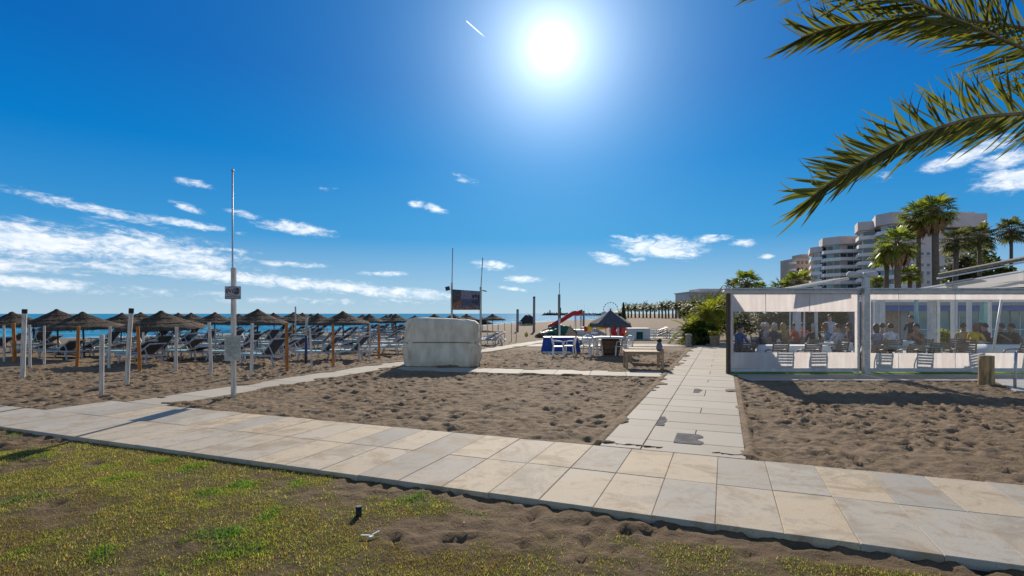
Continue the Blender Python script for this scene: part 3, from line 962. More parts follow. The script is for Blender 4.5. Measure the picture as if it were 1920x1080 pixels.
def damp(pts):
    mbd = MB(); c = sum((Vector((q.x, q.y, 0)) for q in pts), Vector()) / len(pts)
    mbd.add([(q.x, q.y, .0395) for q in pts], [tuple(range(len(pts)))])
    o = mbd.build('damp_patch', M['damp'], walk)
random.seed(2)
for (s0, s1, t0, t1) in ((1.05, 1.42, 2.95, 3.62), (0.67, 0.80, 4.1, 4.9), (1.05, 1.2, 8.2, 8.9)):
    damp([ST(s0, t0), ST(s1, t0)] + [ST(s1 + random.uniform(-.06, .04), t0 + (t1 - t0) * k / 7) for k in range(1, 7)] + [ST(s1 - .05, t1), ST(s0, t1)])
side = bedding('beach_path', 'narrow paved path running past the sun loungers', [[ST(-10.05, PROM_W + .01), ST(-8.85, PROM_W + .01), ST(-9.2, 36), ST(-10.4, 36)]])
tpos = PROM_W + 0.01
while tpos < 35.5:
    L = random.choice([0.6, 1.1, 1.1])
    lay(side, ST(-9.45 - 0.35 * (tpos - 2.4) / 33.6, tpos + L / 2), 1.17, L - 0.01, -TH, 'walk')
    tpos += L


def lay_quad(name, label, quad, rows, step, mat='walk', z=0.03):
    par = bedding(name, label, [quad])
    a, b_, c, d = quad    # a-b back edge, d-c front edge
    n = max(1, round((b_ - a).length / step))
    for i in range(n):
        for r in range(rows):
            def P(f, g):
                return (a.lerp(b_, f)).lerp(d.lerp(c, f), g)
            q0, q1 = P(i / n, r / rows), P((i + 1) / n, r / rows)
            q2, q3 = P((i + 1) / n, (r + 1) / rows), P(i / n, (r + 1) / rows)
            cen = (q0 + q1 + q2 + q3) / 4
            ex = ((q1 - q0) + (q2 - q3)) / 2; ey = ((q3 - q0) + (q2 - q1)) / 2
            wid = abs(ey.dot(Vector((-ex.y, ex.x, 0)).normalized()))
            lay(par, cen, ex.length - 0.01, wid - 0.01, math.atan2(ex.y, ex.x), mat, z)
    return par


lay_quad('cross_path', 'paved path crossing the sand beside the canvas covered cart', cross1, 1, 1.2)
lay_quad('cross_path', 'thin paved path crossing the sand behind the white chairs', cross2, 2, 1.2)
lay_quad('cross_path', 'paved strip in front of the white cabinet', cross3, 2, 1.2)
lay_quad('terrace_kerb', 'concrete slab strip along the terrace front', strip, 1, 1.6)
tag(MB().prism([(q.x, q.y) for q in strip2], -0.1, 0.036).build('path_corner', M['concrete']), 'concrete path corner under the log bollard', None, None, 'structure')

# ------------------------------------------------------------------ beach: parasols
def make_parasol_meshes(seed):
    random.seed(seed)
    n = 40
    R0 = 1.42
    prof = [(0.05, 0.0), (0.10, -0.03), (0.22, -0.10), (0.45, -0.22), (0.75, -0.36), (1.05, -0.47), (1.28, -0.55), (1.40, -0.62), (1.42, -0.68)]
    mb = MB()
    o = 0
    ph = random.uniform(0, 6)
    for i, (r, z) in enumerate(prof):
        for k in range(n):
            a = 2 * math.pi * k / n
            rr = r * (1 + 0.02 * math.sin(8 * a + ph) + random.uniform(-.02, .02))
            mb.v.append((rr * math.cos(a), rr * math.sin(a), z - 0.012 * (i > 2) * math.cos(8 * a + ph) + random.uniform(-.012, .012)))
    for i in range(len(prof) - 1):
        for k in range(n):
            k2 = (k + 1) % n
            mb.f.append((i * n + k, (i + 1) * n + k, (i + 1) * n + k2, i * n + k2)); mb.m.append(0)
    mb.f.append(tuple(range(n))); mb.m.append(0)
    # underside
    b0 = len(mb.v)
    for (r, z) in [(1.40, -0.70), (0.75, -0.42), (0.1, -0.10)]:
        for k in range(n):
            a = 2 * math.pi * k / n
            mb.v.append((r * math.cos(a), r * math.sin(a), z))
    for i in range(2):
        for k in range(n):
            k2 = (k + 1) % n
            mb.f.append((b0 + i * n + k2, b0 + (i + 1) * n + k2, b0 + (i + 1) * n + k, b0 + i * n + k)); mb.m.append(0)
    # layered strands lying on the cone, and the cap
    for k in range(420):
        a = random.uniform(0, 2 * math.pi)
        f = random.uniform(0.05, 0.85)
        r = f * 1.38
        z = float(np.interp(r, [q[0] for q in prof], [q[1] for q in prof])) + 0.012
        r2 = r + random.uniform(0.15, 0.30)
        z2 = float(np.interp(min(r2, 1.42), [q[0] for q in prof], [q[1] for q in prof])) + 0.02
        w = random.uniform(0.008, 0.02)
        ca, sa = math.cos(a), math.sin(a); a2 = a + random.uniform(-.08, .08)
        mb.add([(r * ca - w * sa, r * sa + w * ca, z), (r * ca + w * sa, r * sa - w * ca, z), (r2 * math.cos(a2), r2 * math.sin(a2), z2)], [(0, 1, 2)])
    for q in (0.52, 0.98):
        z = float(np.interp(q, [p_[0] for p_ in prof], [p_[1] for p_ in prof]))
        mb.tube([(q * math.cos(2 * math.pi * k / 24), q * math.sin(2 * math.pi * k / 24), z + 0.012) for k in range(25)], 0.014, 5)
    canopy = mb.mesh('thatch_canopy', M['thatch'], True)
    fr = MB()
    for k in range(330):
        a = random.uniform(0, 2 * math.pi)
        r = random.uniform(1.24, 1.42)
        ln = random.uniform(0.05, 0.16) * (1.4 if math.sin(a * 3 + ph) > 0.4 else 1)
        w = random.uniform(0.006, 0.018)
        ca, sa = math.cos(a), math.sin(a); r2 = r + random.uniform(-.03, .05); a2 = a + random.uniform(-.03, .03)
        fr.add([(r * ca - w * sa, r * sa + w * ca, -0.60), (r * ca + w * sa, r * sa - w * ca, -0.60), (r2 * math.cos(a2), r2 * math.sin(a2), -0.66 - ln)], [(0, 1, 2)])
    fringe = fr.mesh('straw_fringe', M['thatch'])
    cap = MB().lathe([(0.12, -0.06), (0.10, 0.0), (0.05, 0.035), (0.012, 0.05)], 10, jitter=0.2).mesh('top_knot', M['thatch'], True)
    return canopy, fringe, cap


PAR = [make_parasol_meshes(k) for k in (3, 8, 21)]
POLE = MB().tube([(0, 0, -1), (0, 0, 0)], 0.036, 8).mesh('pole', M['darkwood'])
RIBS = MB()
for k in range(8):
    a = 2 * math.pi * k / 8
    RIBS.bar((0.05 * math.cos(a), 0.05 * math.sin(a), -0.13), (1.34 * math.cos(a), 1.34 * math.sin(a), -0.70), 0.025, 0.03)
RIBS = RIBS.mesh('rib_frame', M['darkwood'])
parasols = [(27, 584, 26), (110, 579, 24.5), (158, 584, 23.2), (226, 586, 29), (262, 585, 33), (306, 582, 21), (335, 586, 42), (360, 586, 36), (402, 585, 33),
            (482, 579, 25.5), (446, 588, 45), (515, 586, 42), (549, 585, 37), (566, 586, 48), (583, 588, 52), (598, 587, 36), (644, 583, 30), (681, 589, 55), (692, 588, 46),
            (723, 590, 58), (735, 588, 50), (743, 588, 44), (778, 591, 60), (816, 588, 52), (850, 588, 50), (875, 588, 54), (924, 588, 58)]
random.seed(5)
PPOS = []
def put_parasol(px, ay, d, label, group, canopy_mat=None, rad=1.0):
    g = GD(px, d)
    hgt = H - (ay - HORIZON) / F * d - g.z
    o = thing('straw_parasol', label, 'parasol', g, random.uniform(0, 6.28), group)
    rad *= random.uniform(.92, 1.08); o.rotation_euler = (random.uniform(-.045, .045), random.uniform(-.045, .045), random.uniform(0, 6.28))
    cm, fm, km = PAR[random.randrange(3)]
    for nm, me in (('canopy', cm), ('straw_fringe', fm), ('top_knot', km), ('rib_frame', RIBS)):
        c = link(nm, me, o, (0, 0, hgt - 0.05)); c.scale = (rad, rad, 1)
        if nm == 'straw_fringe': c['kind'] = 'stuff'
    p_ = link('pole', POLE, o, (0, 0, hgt - 0.10)); p_.scale = (1, 1, hgt + 0.15)
    PPOS.append(g)
    return o
for (px, ay, d) in parasols:
    put_parasol(px, ay, d, 'brown heather thatched parasol among the rows of sun loungers', 'thatched parasols over the sun loungers')
o = put_parasol(905, 595, 60, 'small low thatched parasol behind the banner poles', None, rad=0.8)

# ------------------------------------------------------------------ beach posts
POSTS = [  # px, top y, base y, kind, lean px, width px
    (42, 584, 709, 'w', 4, 8), (190, 627, 741, 'w', 1, 8), (237, 583, 723, 'w', 9, 8), (56, 609, 689, 'w', -1, 5), (83, 611, 684, 'w', 0, 4), (8, 610, 678, 'w', -1, 4),
    (329, 613, 698, 'w', 2, 6), (396, 604, 703, 'w', -4, 6), (471, 606, 703, 'w', 2, 6), (585, 615, 692, 'w', -4, 4), (673, 612, 675, 'w', 0, 3), (693, 609, 668, 'w', 1, 4),
    (204, 612, 691, 'w', 2, 5), (268, 618, 668, 'w', 0, 4), (404, 618, 671, 'w', 0, 3), (573, 596, 684, 'b', 2, 5), (554, 575, 648, 'w', 0, 3),
    (27, 606, 678, 'o', -2, 6), (144, 612, 688, 'o', 3, 6), (262, 613, 697, 'o', -4, 6), (538, 605, 697, 'o', -1, 6), (625, 608, 687, 'o', -1, 5), (711, 608, 672, 'o', -1, 4.5),
    (690, 606, 650, 'o', 0, 3), (549, 606, 647, 'o', -1, 3), (736, 606, 628, 'o', 0, 3), (595, 615, 640, 'o', 0, 3),
    (914, 606, 645, 'w', 0, 1.6), (934, 608, 644, 'w', 0, 2.2), (946, 606, 641, 'w', 0, 1.6), (959, 606, 640, 'w', 0, 1.6), (968, 622, 640, 'w', 0, 1.6), (895, 608, 650, 'o', 0, 1.8)]
for (px, ty, by, kd, ln, wpx) in POSTS:
    g = G(px, by)
    h = (by - ty) / F * g.y
    wd = wpx / F * g.y
    top = Vector((ln / F * g.y, 0, h))
    if kd == 'w':
        o = thing('wooden_post', 'weathered white wooden post standing in the sand', 'post', g, 0, 'white wooden posts on the beach')
        mt = M['whitepost']
    elif kd == 'o':
        o = thing('wooden_post', 'orange painted wooden post standing in the sand', 'post', g, 0, 'orange posts on the beach')
        mt = M['orangepost']
    else:
        o = thing('wooden_post', 'post painted dark blue below and white above', 'post', g, 0)
        mt = M['bluepost']
    if kd == 'b':
        mid = top * 0.62
        MB().tube([(0, 0, -.15), mid], wd / 2, 8).build('lower_shaft', M['bluepost'], o, True)
        MB().tube([mid, top], wd / 2, 8).build('upper_shaft', M['whitepost'], o, True)
    else:
        MB().tube([tuple(top * -0.03 - Vector((0, 0, .12))), tuple(top * 0.5 + Vector((random.uniform(-.008, .008), 0, 0))), tuple(top * 0.985), tuple(top)], [wd / 2, wd / 2 * .97, wd / 2 * .95, wd / 2 * .8], 9).build('shaft', mt, o, False)
    if ty < 590 and kd == 'w' and px < 300:
        MB().tube([top * 0.97 , top * 1.035], wd / 2 * 1.08, 9).build('cap', M['black'], o)

# ------------------------------------------------------------------ sun loungers
def make_lounger(deg):
    r = thing('sun_lounger', 'sun lounger with raised back in the rows under the thatched parasols', 'sun lounger', (0, 0, 0), 0, 'sun loungers in rows on the beach')
    f = MB()
    for s in (-1, 1):
        f.bar((-0.95, s * 0.31, 0.33), (0.95, s * 0.31, 0.33), 0.04, 0.05)
    f.bar((-0.95, -0.31, 0.33), (-0.95, 0.31, 0.33), 0.04, 0.05); f.bar((0.95, -0.31, 0.33), (0.95, 0.31, 0.33), 0.04, 0.05)
    f.build('frame', M['lounge_white'], r)
    for sx in (-0.72, 0.66):
        for s in (-1, 1):
            MB().bar((sx, s * 0.30, 0.32), (sx + (0.10 if sx > 0 else -0.10), s * 0.30, -0.03), 0.045, 0.05).build('leg', M['lounge_white'], r)
    MB().box((-0.38, 0, 0.37), (1.12, 0.58, 0.035)).build('seat', M['lounge_lit_teal'], r)
    a = R(deg)
    ca, sa = math.cos(a), math.sin(a)
    rot = Matrix.Rotation(-a, 3, 'Y')
    b = MB(); b.box((0.20 + 0.40 * ca, 0, 0.37 + 0.40 * sa), (0.80, 0.58, 0.035), rot)
    back = b.build('backrest', M['lounge_backlit'], r)
    bf = MB()
    for s in (-1, 1):
        bf.bar((0.20, s * 0.31, 0.36), (0.20 + 0.82 * ca, s * 0.31, 0.36 + 0.82 * sa), 0.04, 0.045)
        bf.bar((0.20 + 0.5 * ca, s * 0.31, 0.36 + 0.5 * sa), (0.78, s * 0.31, 0.34), 0.03, 0.03)
    bf.bar((0.20 + 0.82 * ca, -0.33, 0.36 + 0.82 * sa), (0.20 + 0.82 * ca, 0.33, 0.36 + 0.82 * sa), 0.04, 0.045)
    bf.build('back_frame', M['lounge_white'], r)
    for s in (-1, 1):
        ar = MB()
        ar.tube([(-0.05, s * 0.33, 0.34), (0.0, s * 0.34, 0.52), (0.30, s * 0.34, 0.55), (0.42, s * 0.33, 0.36)], 0.018, 6)
        ar.build('armrest', M['lounge_white'], r)
    return r


LOUNGERS = [make_lounger(30), make_lounger(46), make_lounger(14)]; lounger0 = LOUNGERS[0]; unused = [True, True, True]
def put_lounger(x, y, rz, flat=False):
    k = random.choice([0, 0, 0, 1, 1, 2])
    o = LOUNGERS[k] if unused[k] else copy_tree(LOUNGERS[k])
    unused[k] = False
    o['label'] = ['sun lounger with half raised back in the rows under the thatched parasols', 'sun lounger with steeply raised back in the rows under the thatched parasols', 'sun lounger with nearly flat back in the rows under the thatched parasols'][k]
    o.location = (x, y, TZ(x, y) + 0.02); o.rotation_euler = (0, 0, rz)
    return o
random.seed(17)
taken = []
def try_lounger(x, y, rz):
    s = (x - F0.x) * U.x + (y - F0.y) * U.y
    if s > -11.6 or (x / y * F + 960) > 775 or y > 64 or shore_dist(np.array([x]), np.array([y]))[0] < 5:
        return
    if any((x - a) ** 2 + (y - b) ** 2 < 0.9 for a, b in taken):
        return
    taken.append((x, y)); put_lounger(x, y, rz)
ROT = -TH * 0.45
for g in PPOS[:26]:
    for k in (-1, 1):
        x = g.x + V.x * 0.95 * k + U.x * 0.15; y = g.y + V.y * 0.95 * k + U.y * 0.15
        try_lounger(x, y, ROT + random.uniform(-.22, .22))
for px, py in [(95, 672), (150, 668), (245, 676), (290, 671), (345, 668), (432, 676), (495, 683), (455, 668), (518, 670), (600, 676), (655, 674), (640, 661), (715, 665), (735, 655),
               (20, 650), (70, 655), (250, 650), (380, 652), (430, 650), (500, 648), (520, 655), (560, 655), (600, 652), (660, 650), (690, 645), (725, 642), (480, 640), (540, 638), (610, 640), (650, 638),
               (755, 648), (750, 662), (580, 646), (640, 632), (700, 633), (740, 630), (310, 645), (200, 645), (520, 630), (460, 655), (410, 660), (545, 664), (680, 660), (570, 634), (340, 652), (270, 658)]:
    g = G(px, py)
    try_lounger(g.x, g.y, ROT + random.uniform(-.3, .3))
# the dark folded pile beside the banner pole
for i, (px, py) in enumerate([(905, 648), (918, 647), (912, 644)]):
    g = G(px, py)
    o = copy_tree(lounger0); o.location = g; o.rotation_euler = (0, 0, ROT + 0.3 * i)
    tag(o, 'sun lounger left alone beside the banner pole behind the canvas covered cart', 'sun lounger', 'loungers by the banner pole')

# ------------------------------------------------------------------ people
SKIN = simple('skin', (0.42, 0.25, 0.17), 0.5, var=0.08)
SKIN2 = simple('skin_tanned', (0.33, 0.18, 0.11), 0.5, var=0.08)


def cloth(name, c):
    return simple(name, c, 0.85, var=0.18, scale=9.0)


def skin_body(joints, edges, name):
    """continuous figure grown from a skeleton: joints name->(pos, rx, ry)"""
    names = list(joints)
    me = bpy.data.meshes.new(name)
    me.from_pydata([joints[n][0] for n in names], [(names.index(a), names.index(b)) for a, b in edges], [])
    o = bpy.data.objects.new(name, me); col.objects.link(o)
    md = o.modifiers.new('skin', 'SKIN'); md.use_smooth_shade = True
    for i, n in enumerate(names):
        sv = me.skin_vertices[0].data[i]
        sv.radius = joints[n][1:3]; sv.use_root = (n == 'pelvis')
    sb = o.modifiers.new('sub', 'SUBSURF'); sb.levels = 1; sb.render_levels = 1
    dg = bpy.context.evaluated_depsgraph_get()
    out = bpy.data.meshes.new_from_object(o.evaluated_get(dg))
    bpy.data.objects.remove(o)
    out.name = name
    return out


def arm(j, e, s, sh, el_, ha):
    n = 'R' if s > 0 else 'L'
    j['sh' + n] = (sh, .062, .062); j['el' + n] = (el_, .045, .045); j['wr' + n] = (tuple(Vector(el_).lerp(Vector(ha), .8)), .032, .030)
    j['ha' + n] = (ha, .040, .022)
    fw = (Vector(ha) - Vector(el_)).normalized()
    e += [('chest', 'sh' + n), ('sh' + n, 'el' + n), ('el' + n, 'wr' + n), ('wr' + n, 'ha' + n)]
    sidev = fw.cross(Vector((0, 0, 1))); sidev = sidev.normalized() if sidev.length > 0.1 else Vector((1, 0, 0))
    for k, (off, ln) in enumerate([(-.028, .070), (-.010, .085), (.009, .080), (.027, .062)]):
        q = Vector(ha) + fw * ln + sidev * off + Vector((0, 0, -0.012))
        j['f%s%d' % (n, k)] = (tuple(q), .009, .009); e.append(('ha' + n, 'f%s%d' % (n, k)))
    q = Vector(ha) + fw * 0.02 - sidev * 0.06 * s
    j['th' + n] = (tuple(q), .010, .010); e.append(('ha' + n, 'th' + n))


def seated_mesh(v):
    lean = [0.05, -0.03, 0.14][v]
    j = {'pelvis': ((0, 0, .50), .15, .12), 'waist': ((0, .02 + lean * .3, .68), .14, .105), 'chest': ((0, .03 + lean, .92), .165, .115),
         'neck': ((0, .04 + lean * 1.2, 1.10), .055, .055), 'jaw': ((0, .075 + lean * 1.3, 1.18), .070, .080), 'skull': ((0, .055 + lean * 1.3, 1.28), .080, .095), 'crown': ((0, .045 + lean * 1.3, 1.345), .055, .06),
         'nose': ((0, .175 + lean * 1.3, 1.225), .012, .014)}
    e = [('pelvis', 'waist'), ('waist', 'chest'), ('chest', 'neck'), ('neck', 'jaw'), ('jaw', 'skull'), ('skull', 'crown'), ('jaw', 'nose')]
    for s in (-1, 1):
        n = 'R' if s > 0 else 'L'
        el_ = (s * .26, .10 + lean, .78); ha = (s * [.12, .20, .08][v], .36 + lean, [.80, .77, .98][v])
        arm(j, e, s, (s * .185, .02 + lean, 1.02), el_, ha)
        j['hip' + n] = ((s * .10, .03, .49), .092, .09); j['kn' + n] = ((s * .13, .45, .50), .062, .065)
        j['an' + n] = ((s * .13, .42, .10), .042, .045); j['toe' + n] = ((s * .14, .58, .04), .042, .032)
        e += [('pelvis', 'hip' + n), ('hip' + n, 'kn' + n), ('kn' + n, 'an' + n), ('an' + n, 'toe' + n)]
    return skin_body(j, e, 'seated_figure')


def standing_mesh(v):
    st = [0.05, 0.22][v]
    j = {'pelvis': ((0, 0, .95), .15, .115), 'waist': ((0, 0, 1.10), .13, .10), 'chest': ((0, .01, 1.33), .16, .115), 'neck': ((0, .02, 1.50), .055, .055),
         'jaw': ((0, .06, 1.57), .070, .078), 'skull': ((0, .04, 1.67), .080, .093), 'crown': ((0, .03, 1.735), .055, .06), 'nose': ((0, .155, 1.615), .012, .014)}
    e = [('pelvis', 'waist'), ('waist', 'chest'), ('chest', 'neck'), ('neck', 'jaw'), ('jaw', 'skull'), ('skull', 'crown'), ('jaw', 'nose')]
    for s in (-1, 1):
        n = 'R' if s > 0 else 'L'
        if v == 0:
            el_ = (s * .25, .02, 1.14); ha = (s * .17, .24, 1.08)
        else:
            el_ = (s * .24, -.05 * s, 1.16); ha = (s * .25, .06 - .10 * s, .93)
        arm(j, e, s, (s * .18, 0, 1.43), el_, ha)
        f = st * s
        j['hip' + n] = ((s * .09, 0, .90), .095, .095); j['kn' + n] = ((s * .10, f * .55 + .03, .50), .060, .062)
        j['an' + n] = ((s * .10, f, .09), .040, .043); j['toe' + n] = ((s * .12, f + .15, .035), .042, .030)
        e += [('pelvis', 'hip' + n), ('hip' + n, 'kn' + n), ('kn' + n, 'an' + n), ('an' + n, 'toe' + n)]
    return skin_body(j, e, 'standing_figure')


SEATED = [seated_mesh(v) for v in range(3)]
STANDING = [standing_mesh(v) for v in range(2)]


def dress(me, seat):
    """shirt / legs / skin regions"""
    me.materials.clear()
    for k in range(4):
        me.materials.append(SKIN)
    for pl in me.polygons:
        c = pl.center
        if seat:
            k = 0 if c.z > 1.085 else 1
            if c.y > 0.24 and abs(c.x) < .5 and c.z > 0.68 and c.z < 1.08: k = 0
            if c.z < 0.60 and (c.z < 0.47 or c.y > 0.10): k = 2
            if c.z < 0.10: k = 3
        else:
            k = 0 if c.z > 1.49 else (1 if c.z > 0.93 else 2)
            if abs(c.x) > 0.165 and c.z < 1.16 and c.z > .75: k = 0
            if c.y > 0.15 and 0.98 < c.z < 1.2: k = 0
            if c.z < 0.09: k = 3
        pl.material_index = k


for me in SEATED: dress(me, True)
for me in STANDING: dress(me, False)
def hair_mesh(long_):
    mb = MB()
    n, m_ = 14, 9
    for i in range(m_ + 1):
        th = math.pi * (0.01 + (0.78 if long_ else 0.60) * i / m_)
        for k in range(n):
            a = 2 * math.pi * k / n
            back = 0.5 - 0.5 * math.sin(a)           # 1 at the back (-y)
            t2 = th * (0.62 + 0.38 * back)
            r = 1.0 + random.uniform(-.03, .03)
            z = math.cos(t2) * 0.135
            if long_ and t2 > 1.7:
                z -= (t2 - 1.7) * 0.22
            mb.v.append((0.098 * math.sin(t2) * math.cos(a) * r, 0.112 * math.sin(t2) * math.sin(a) * r - 0.012, z))
    for i in range(m_):
        for k in range(n):
            k2 = (k + 1) % n
            mb.f.append((i * n + k, (i + 1) * n + k, (i + 1) * n + k2, i * n + k2)); mb.m.append(0)
    mb.f.append(tuple(range(n))); mb.m.append(0)
    return mb.mesh('hair', M['black'], True)
HAIR = [hair_mesh(False), hair_mesh(True)]
HAIRC = {'black': simple('hair_black', (0.02, 0.015, 0.012), 0.6), 'brown': simple('hair_brown', (0.075, 0.04, 0.022), 0.6), 'blond': simple('hair_blond', (0.36, 0.24, 0.10), 0.6),
         'grey': simple('hair_grey', (0.38, 0.37, 0.36), 0.6), 'red': simple('hair_auburn', (0.17, 0.06, 0.03), 0.6)}
CL = {}
def person(loc, rz, label, shirt, legs, hair, long_=False, seat=True, v=0, sc=1.0, tan=False, group=None):
    me = (SEATED if seat else STANDING)[v]
    r = thing('person', label, 'person', loc, rz, group)
    r.scale = (sc, sc, sc)
    b = link('body', me, r)
    for c in (shirt, legs):
        if c not in CL: CL[c] = cloth('cloth_%d' % len(CL), c)
    for k, mt in enumerate((SKIN2 if tan else SKIN, CL[shirt], CL[legs], M['dark'])):
        b.material_slots[k].link = 'OBJECT'; b.material_slots[k].material = mt
    if seat:
        lean = [0.05, -0.03, 0.14][v]; hp = (0, .055 + lean * 1.3, 1.275)
    else:
        hp = (0, .04, 1.665)
    h = link('hair', HAIR[1 if long_ else 0], r, hp)
    h.material_slots[0].link = 'OBJECT'; h.material_slots[0].material = HAIRC[hair]
    return r


person(W(64, 642, 56) * Vector((1, 1, 0)).length and Vector(GD(64, 54)), R(100), 'person in dark clothes walking along the waterline', (0.02, 0.025, 0.06), (0.02, 0.02, 0.03), 'black', seat=False, v=1, sc=0.95, tan=True)
person(GD(740, 62), R(200), 'person in a red top standing between the far parasols', (0.4, 0.03, 0.03), (0.04, 0.04, 0.06), 'brown', seat=False, v=0, sc=0.95)

# ------------------------------------------------------------------ wifi pole
g = G(438, 745)
o = thing('sign_pole', 'white square pole with a WiFi sign, a notice board and a flag rod on top', 'pole', g)
d = g.y
pz = lambda y: H - (y - HORIZON) / F * d
MB().box((0, 0, pz(502) / 2 - .1), (0.088, 0.088, pz(502) + .2)).build('post', M['whitepost'], o, bevel=0.006)
MB().tube([(-0.04, 0.02, pz(560)), (-0.035, 0.02, pz(500)), (-0.035, 0.02, pz(320))], 0.018, 8).build('flag_rod', M['galv'], o, True)
MB().ball((-0.035, 0.02, pz(319)), 0.035, 10, 6).build('rod_knob', M['galv'], o, True)
sg = MB().box((0.02, -0.068, (pz(537) + pz(561)) / 2), (0.36, 0.02, pz(537) - pz(561))).build('sign_board', M['sign_grey'], o, bevel=0.004)
zc = (pz(537) + pz(561)) / 2; hh = pz(537) - pz(561)
MB().box((0.02, -0.0795, zc - hh * 0.39), (0.35, 0.003, hh * 0.2)).build('lower_band', M['sign_dark'], sg)
for k in range(9):
    MB().box((-0.125 + k * 0.036, -0.0835, zc - hh * 0.39), (0.014, 0.003, hh * 0.10)).build('band_mark', M['offwhite'], sg)
# oval outline and letters
ov = MB()
ov.tube([(0.02 + 0.15 * math.cos(a), -0.081, zc + hh * 0.12 + hh * 0.33 * math.sin(a)) for a in [2 * math.pi * k / 28 for k in range(29)]], 0.004, 5, cap=False)
ov.build('oval_outline', M['black'], sg)


def text_mesh(txt, size, mat, name, loc, parent, depth=0.002, rx=R(90)):
    cu = bpy.data.curves.new(name, 'FONT'); cu.body = txt; cu.size = size; cu.extrude = depth; cu.align_x = 'CENTER'; cu.align_y = 'CENTER'
    ob = bpy.data.objects.new(name, cu); col.objects.link(ob)
    dg = bpy.context.evaluated_depsgraph_get()
    me = bpy.data.meshes.new_from_object(ob.evaluated_get(dg)); bpy.data.objects.remove(ob)
    me.materials.clear(); me.materials.append(mat); me.name = name
    q = link(name, me, parent, loc); q.rotation_euler = (rx, 0, 0)
    return q


text_mesh('Wi', 0.135, M['black'], 'lettering', (-0.055, -0.083, zc + hh * 0.12), sg)
MB().box((0.095, -0.081, zc + hh * 0.12), (0.11, 0.004, hh * 0.42)).build('letter_panel', M['black'], sg, bevel=0.004)
text_mesh('Fi', 0.115, M['sign_grey'], 'lettering', (0.095, -0.086, zc + hh * 0.12), sg)
nb_ = MB().box((0.015, -0.07, (pz(629) + pz(676)) / 2), (0.36, 0.025, pz(629) - pz(676))).build('notice_board', M['galv'], o, bevel=0.004)
MB().box((0.015, -0.085, (pz(629) + pz(676)) / 2), (0.32, 0.004, (pz(629) - pz(676)) * 0.9)).build('notice_sheet', M['paper'], nb_)
for k in range(12):
    w = random.uniform(0.12, 0.27)
    MB().box((0.015 - (0.27 - w) / 2, -0.0885, pz(634) - 0.035 * k), (w, 0.002, 0.008)).build('text_line', M['sign_dark'], nb_)

# ------------------------------------------------------------------ covered cart
random.seed(9)
g = G(826, 688)
o = thing('covered_cart', 'boxy beach cart wrapped in a beige canvas tied with a rope', 'cart', Vector((g.x, g.y + 0.75, 0)), R(2))
bw, bd, bh = 2.62, 1.6, 1.70
mb = MB()
nu, nv = 150, 44
def sq_(t_):   # rounded rectangle outline, exponent form
    a = 2 * math.pi * t_
    c, s = math.cos(a), math.sin(a)
    e = 0.20
    return (math.copysign(abs(c) ** e, c), math.copysign(abs(s) ** e, s))
zs = np.linspace(0, 1, nv)
for jv, zv in enumerate(zs):
    z = zv * bh
    tie = 1 - 0.020 * math.exp(-((z - 0.86) / 0.05) ** 2)
    bulge = 1 + 0.02 * math.sin(zv * 5) - (0.10 * max(0, zv - 0.93) / 0.07) - 0.035 * max(0, 0.12 - zv) / 0.12
    for iu in range(nu):
        x, y = sq_(iu / nu)
        fold = 0.034 * math.sin(iu * 0.55 + 2.2 * math.sin(zv * 2.5)) * (0.35 + 0.65 * abs(zv - 0.5) * 1.6) + 0.026 * math.sin(iu * 1.3 + 3 * zv + 1) * (1 - zv)
        diag = 0.035 * math.sin(iu * 0.28 + zv * 9) * (1 if zv < 0.5 else 0.4)
        rr = tie * bulge * (1 + (fold + diag) * 0.85 + 0.012 * math.sin(iu * 2.9 + 7 * zv) * math.sin(zv * 6))
        zz = z + (0.0 if zv < 0.9 else 0.02 * math.sin(iu * 0.3)) - (0.10 * max(0, x - 0.25) * zv)
        mb.v.append((x * bw / 2 * rr, y * bd / 2 * rr, zz))
for jv in range(nv - 1):
    for iu in range(nu):
        i2 = (iu + 1) % nu
        mb.f.append((jv * nu + iu, jv * nu + i2, (jv + 1) * nu + i2, (jv + 1) * nu + iu)); mb.m.append(0)
prev = (nv - 1) * nu
for ring, (sc_, dz) in enumerate([(0.80, 0.035), (0.45, 0.03), (0.08, 0.0)]):
    b0 = len(mb.v)
    for iu in range(nu):
        q = mb.v[(nv - 1) * nu + iu]
        mb.v.append((q[0] * sc_, q[1] * sc_, q[2] + dz + random.uniform(-.008, .008)))
    for iu in range(nu):
        i2 = (iu + 1) % nu
        mb.f.append((prev + iu, prev + i2, b0 + i2, b0 + iu)); mb.m.append(0)
    prev = b0
mb.f.append(tuple(prev + k for k in range(nu))); mb.m.append(0)
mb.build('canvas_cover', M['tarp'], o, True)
rp = MB()
rp.tube([(sq_(k / 90)[0] * bw / 2 * 0.992, sq_(k / 90)[1] * bd / 2 * 0.995, 0.86 + 0.015 * math.sin(k * .4)) for k in range(91)], 0.012, 6, cap=False)
rp.build('rope', M['darkwood'], o)
for sx in (-0.95, 0.95):
    for sy in (-0.55, 0.55):
        MB().tube([(sx - 0.03, sy, 0.06), (sx + 0.03, sy, 0.06)], 0.09, 14).build('wheel', M['black'], o)

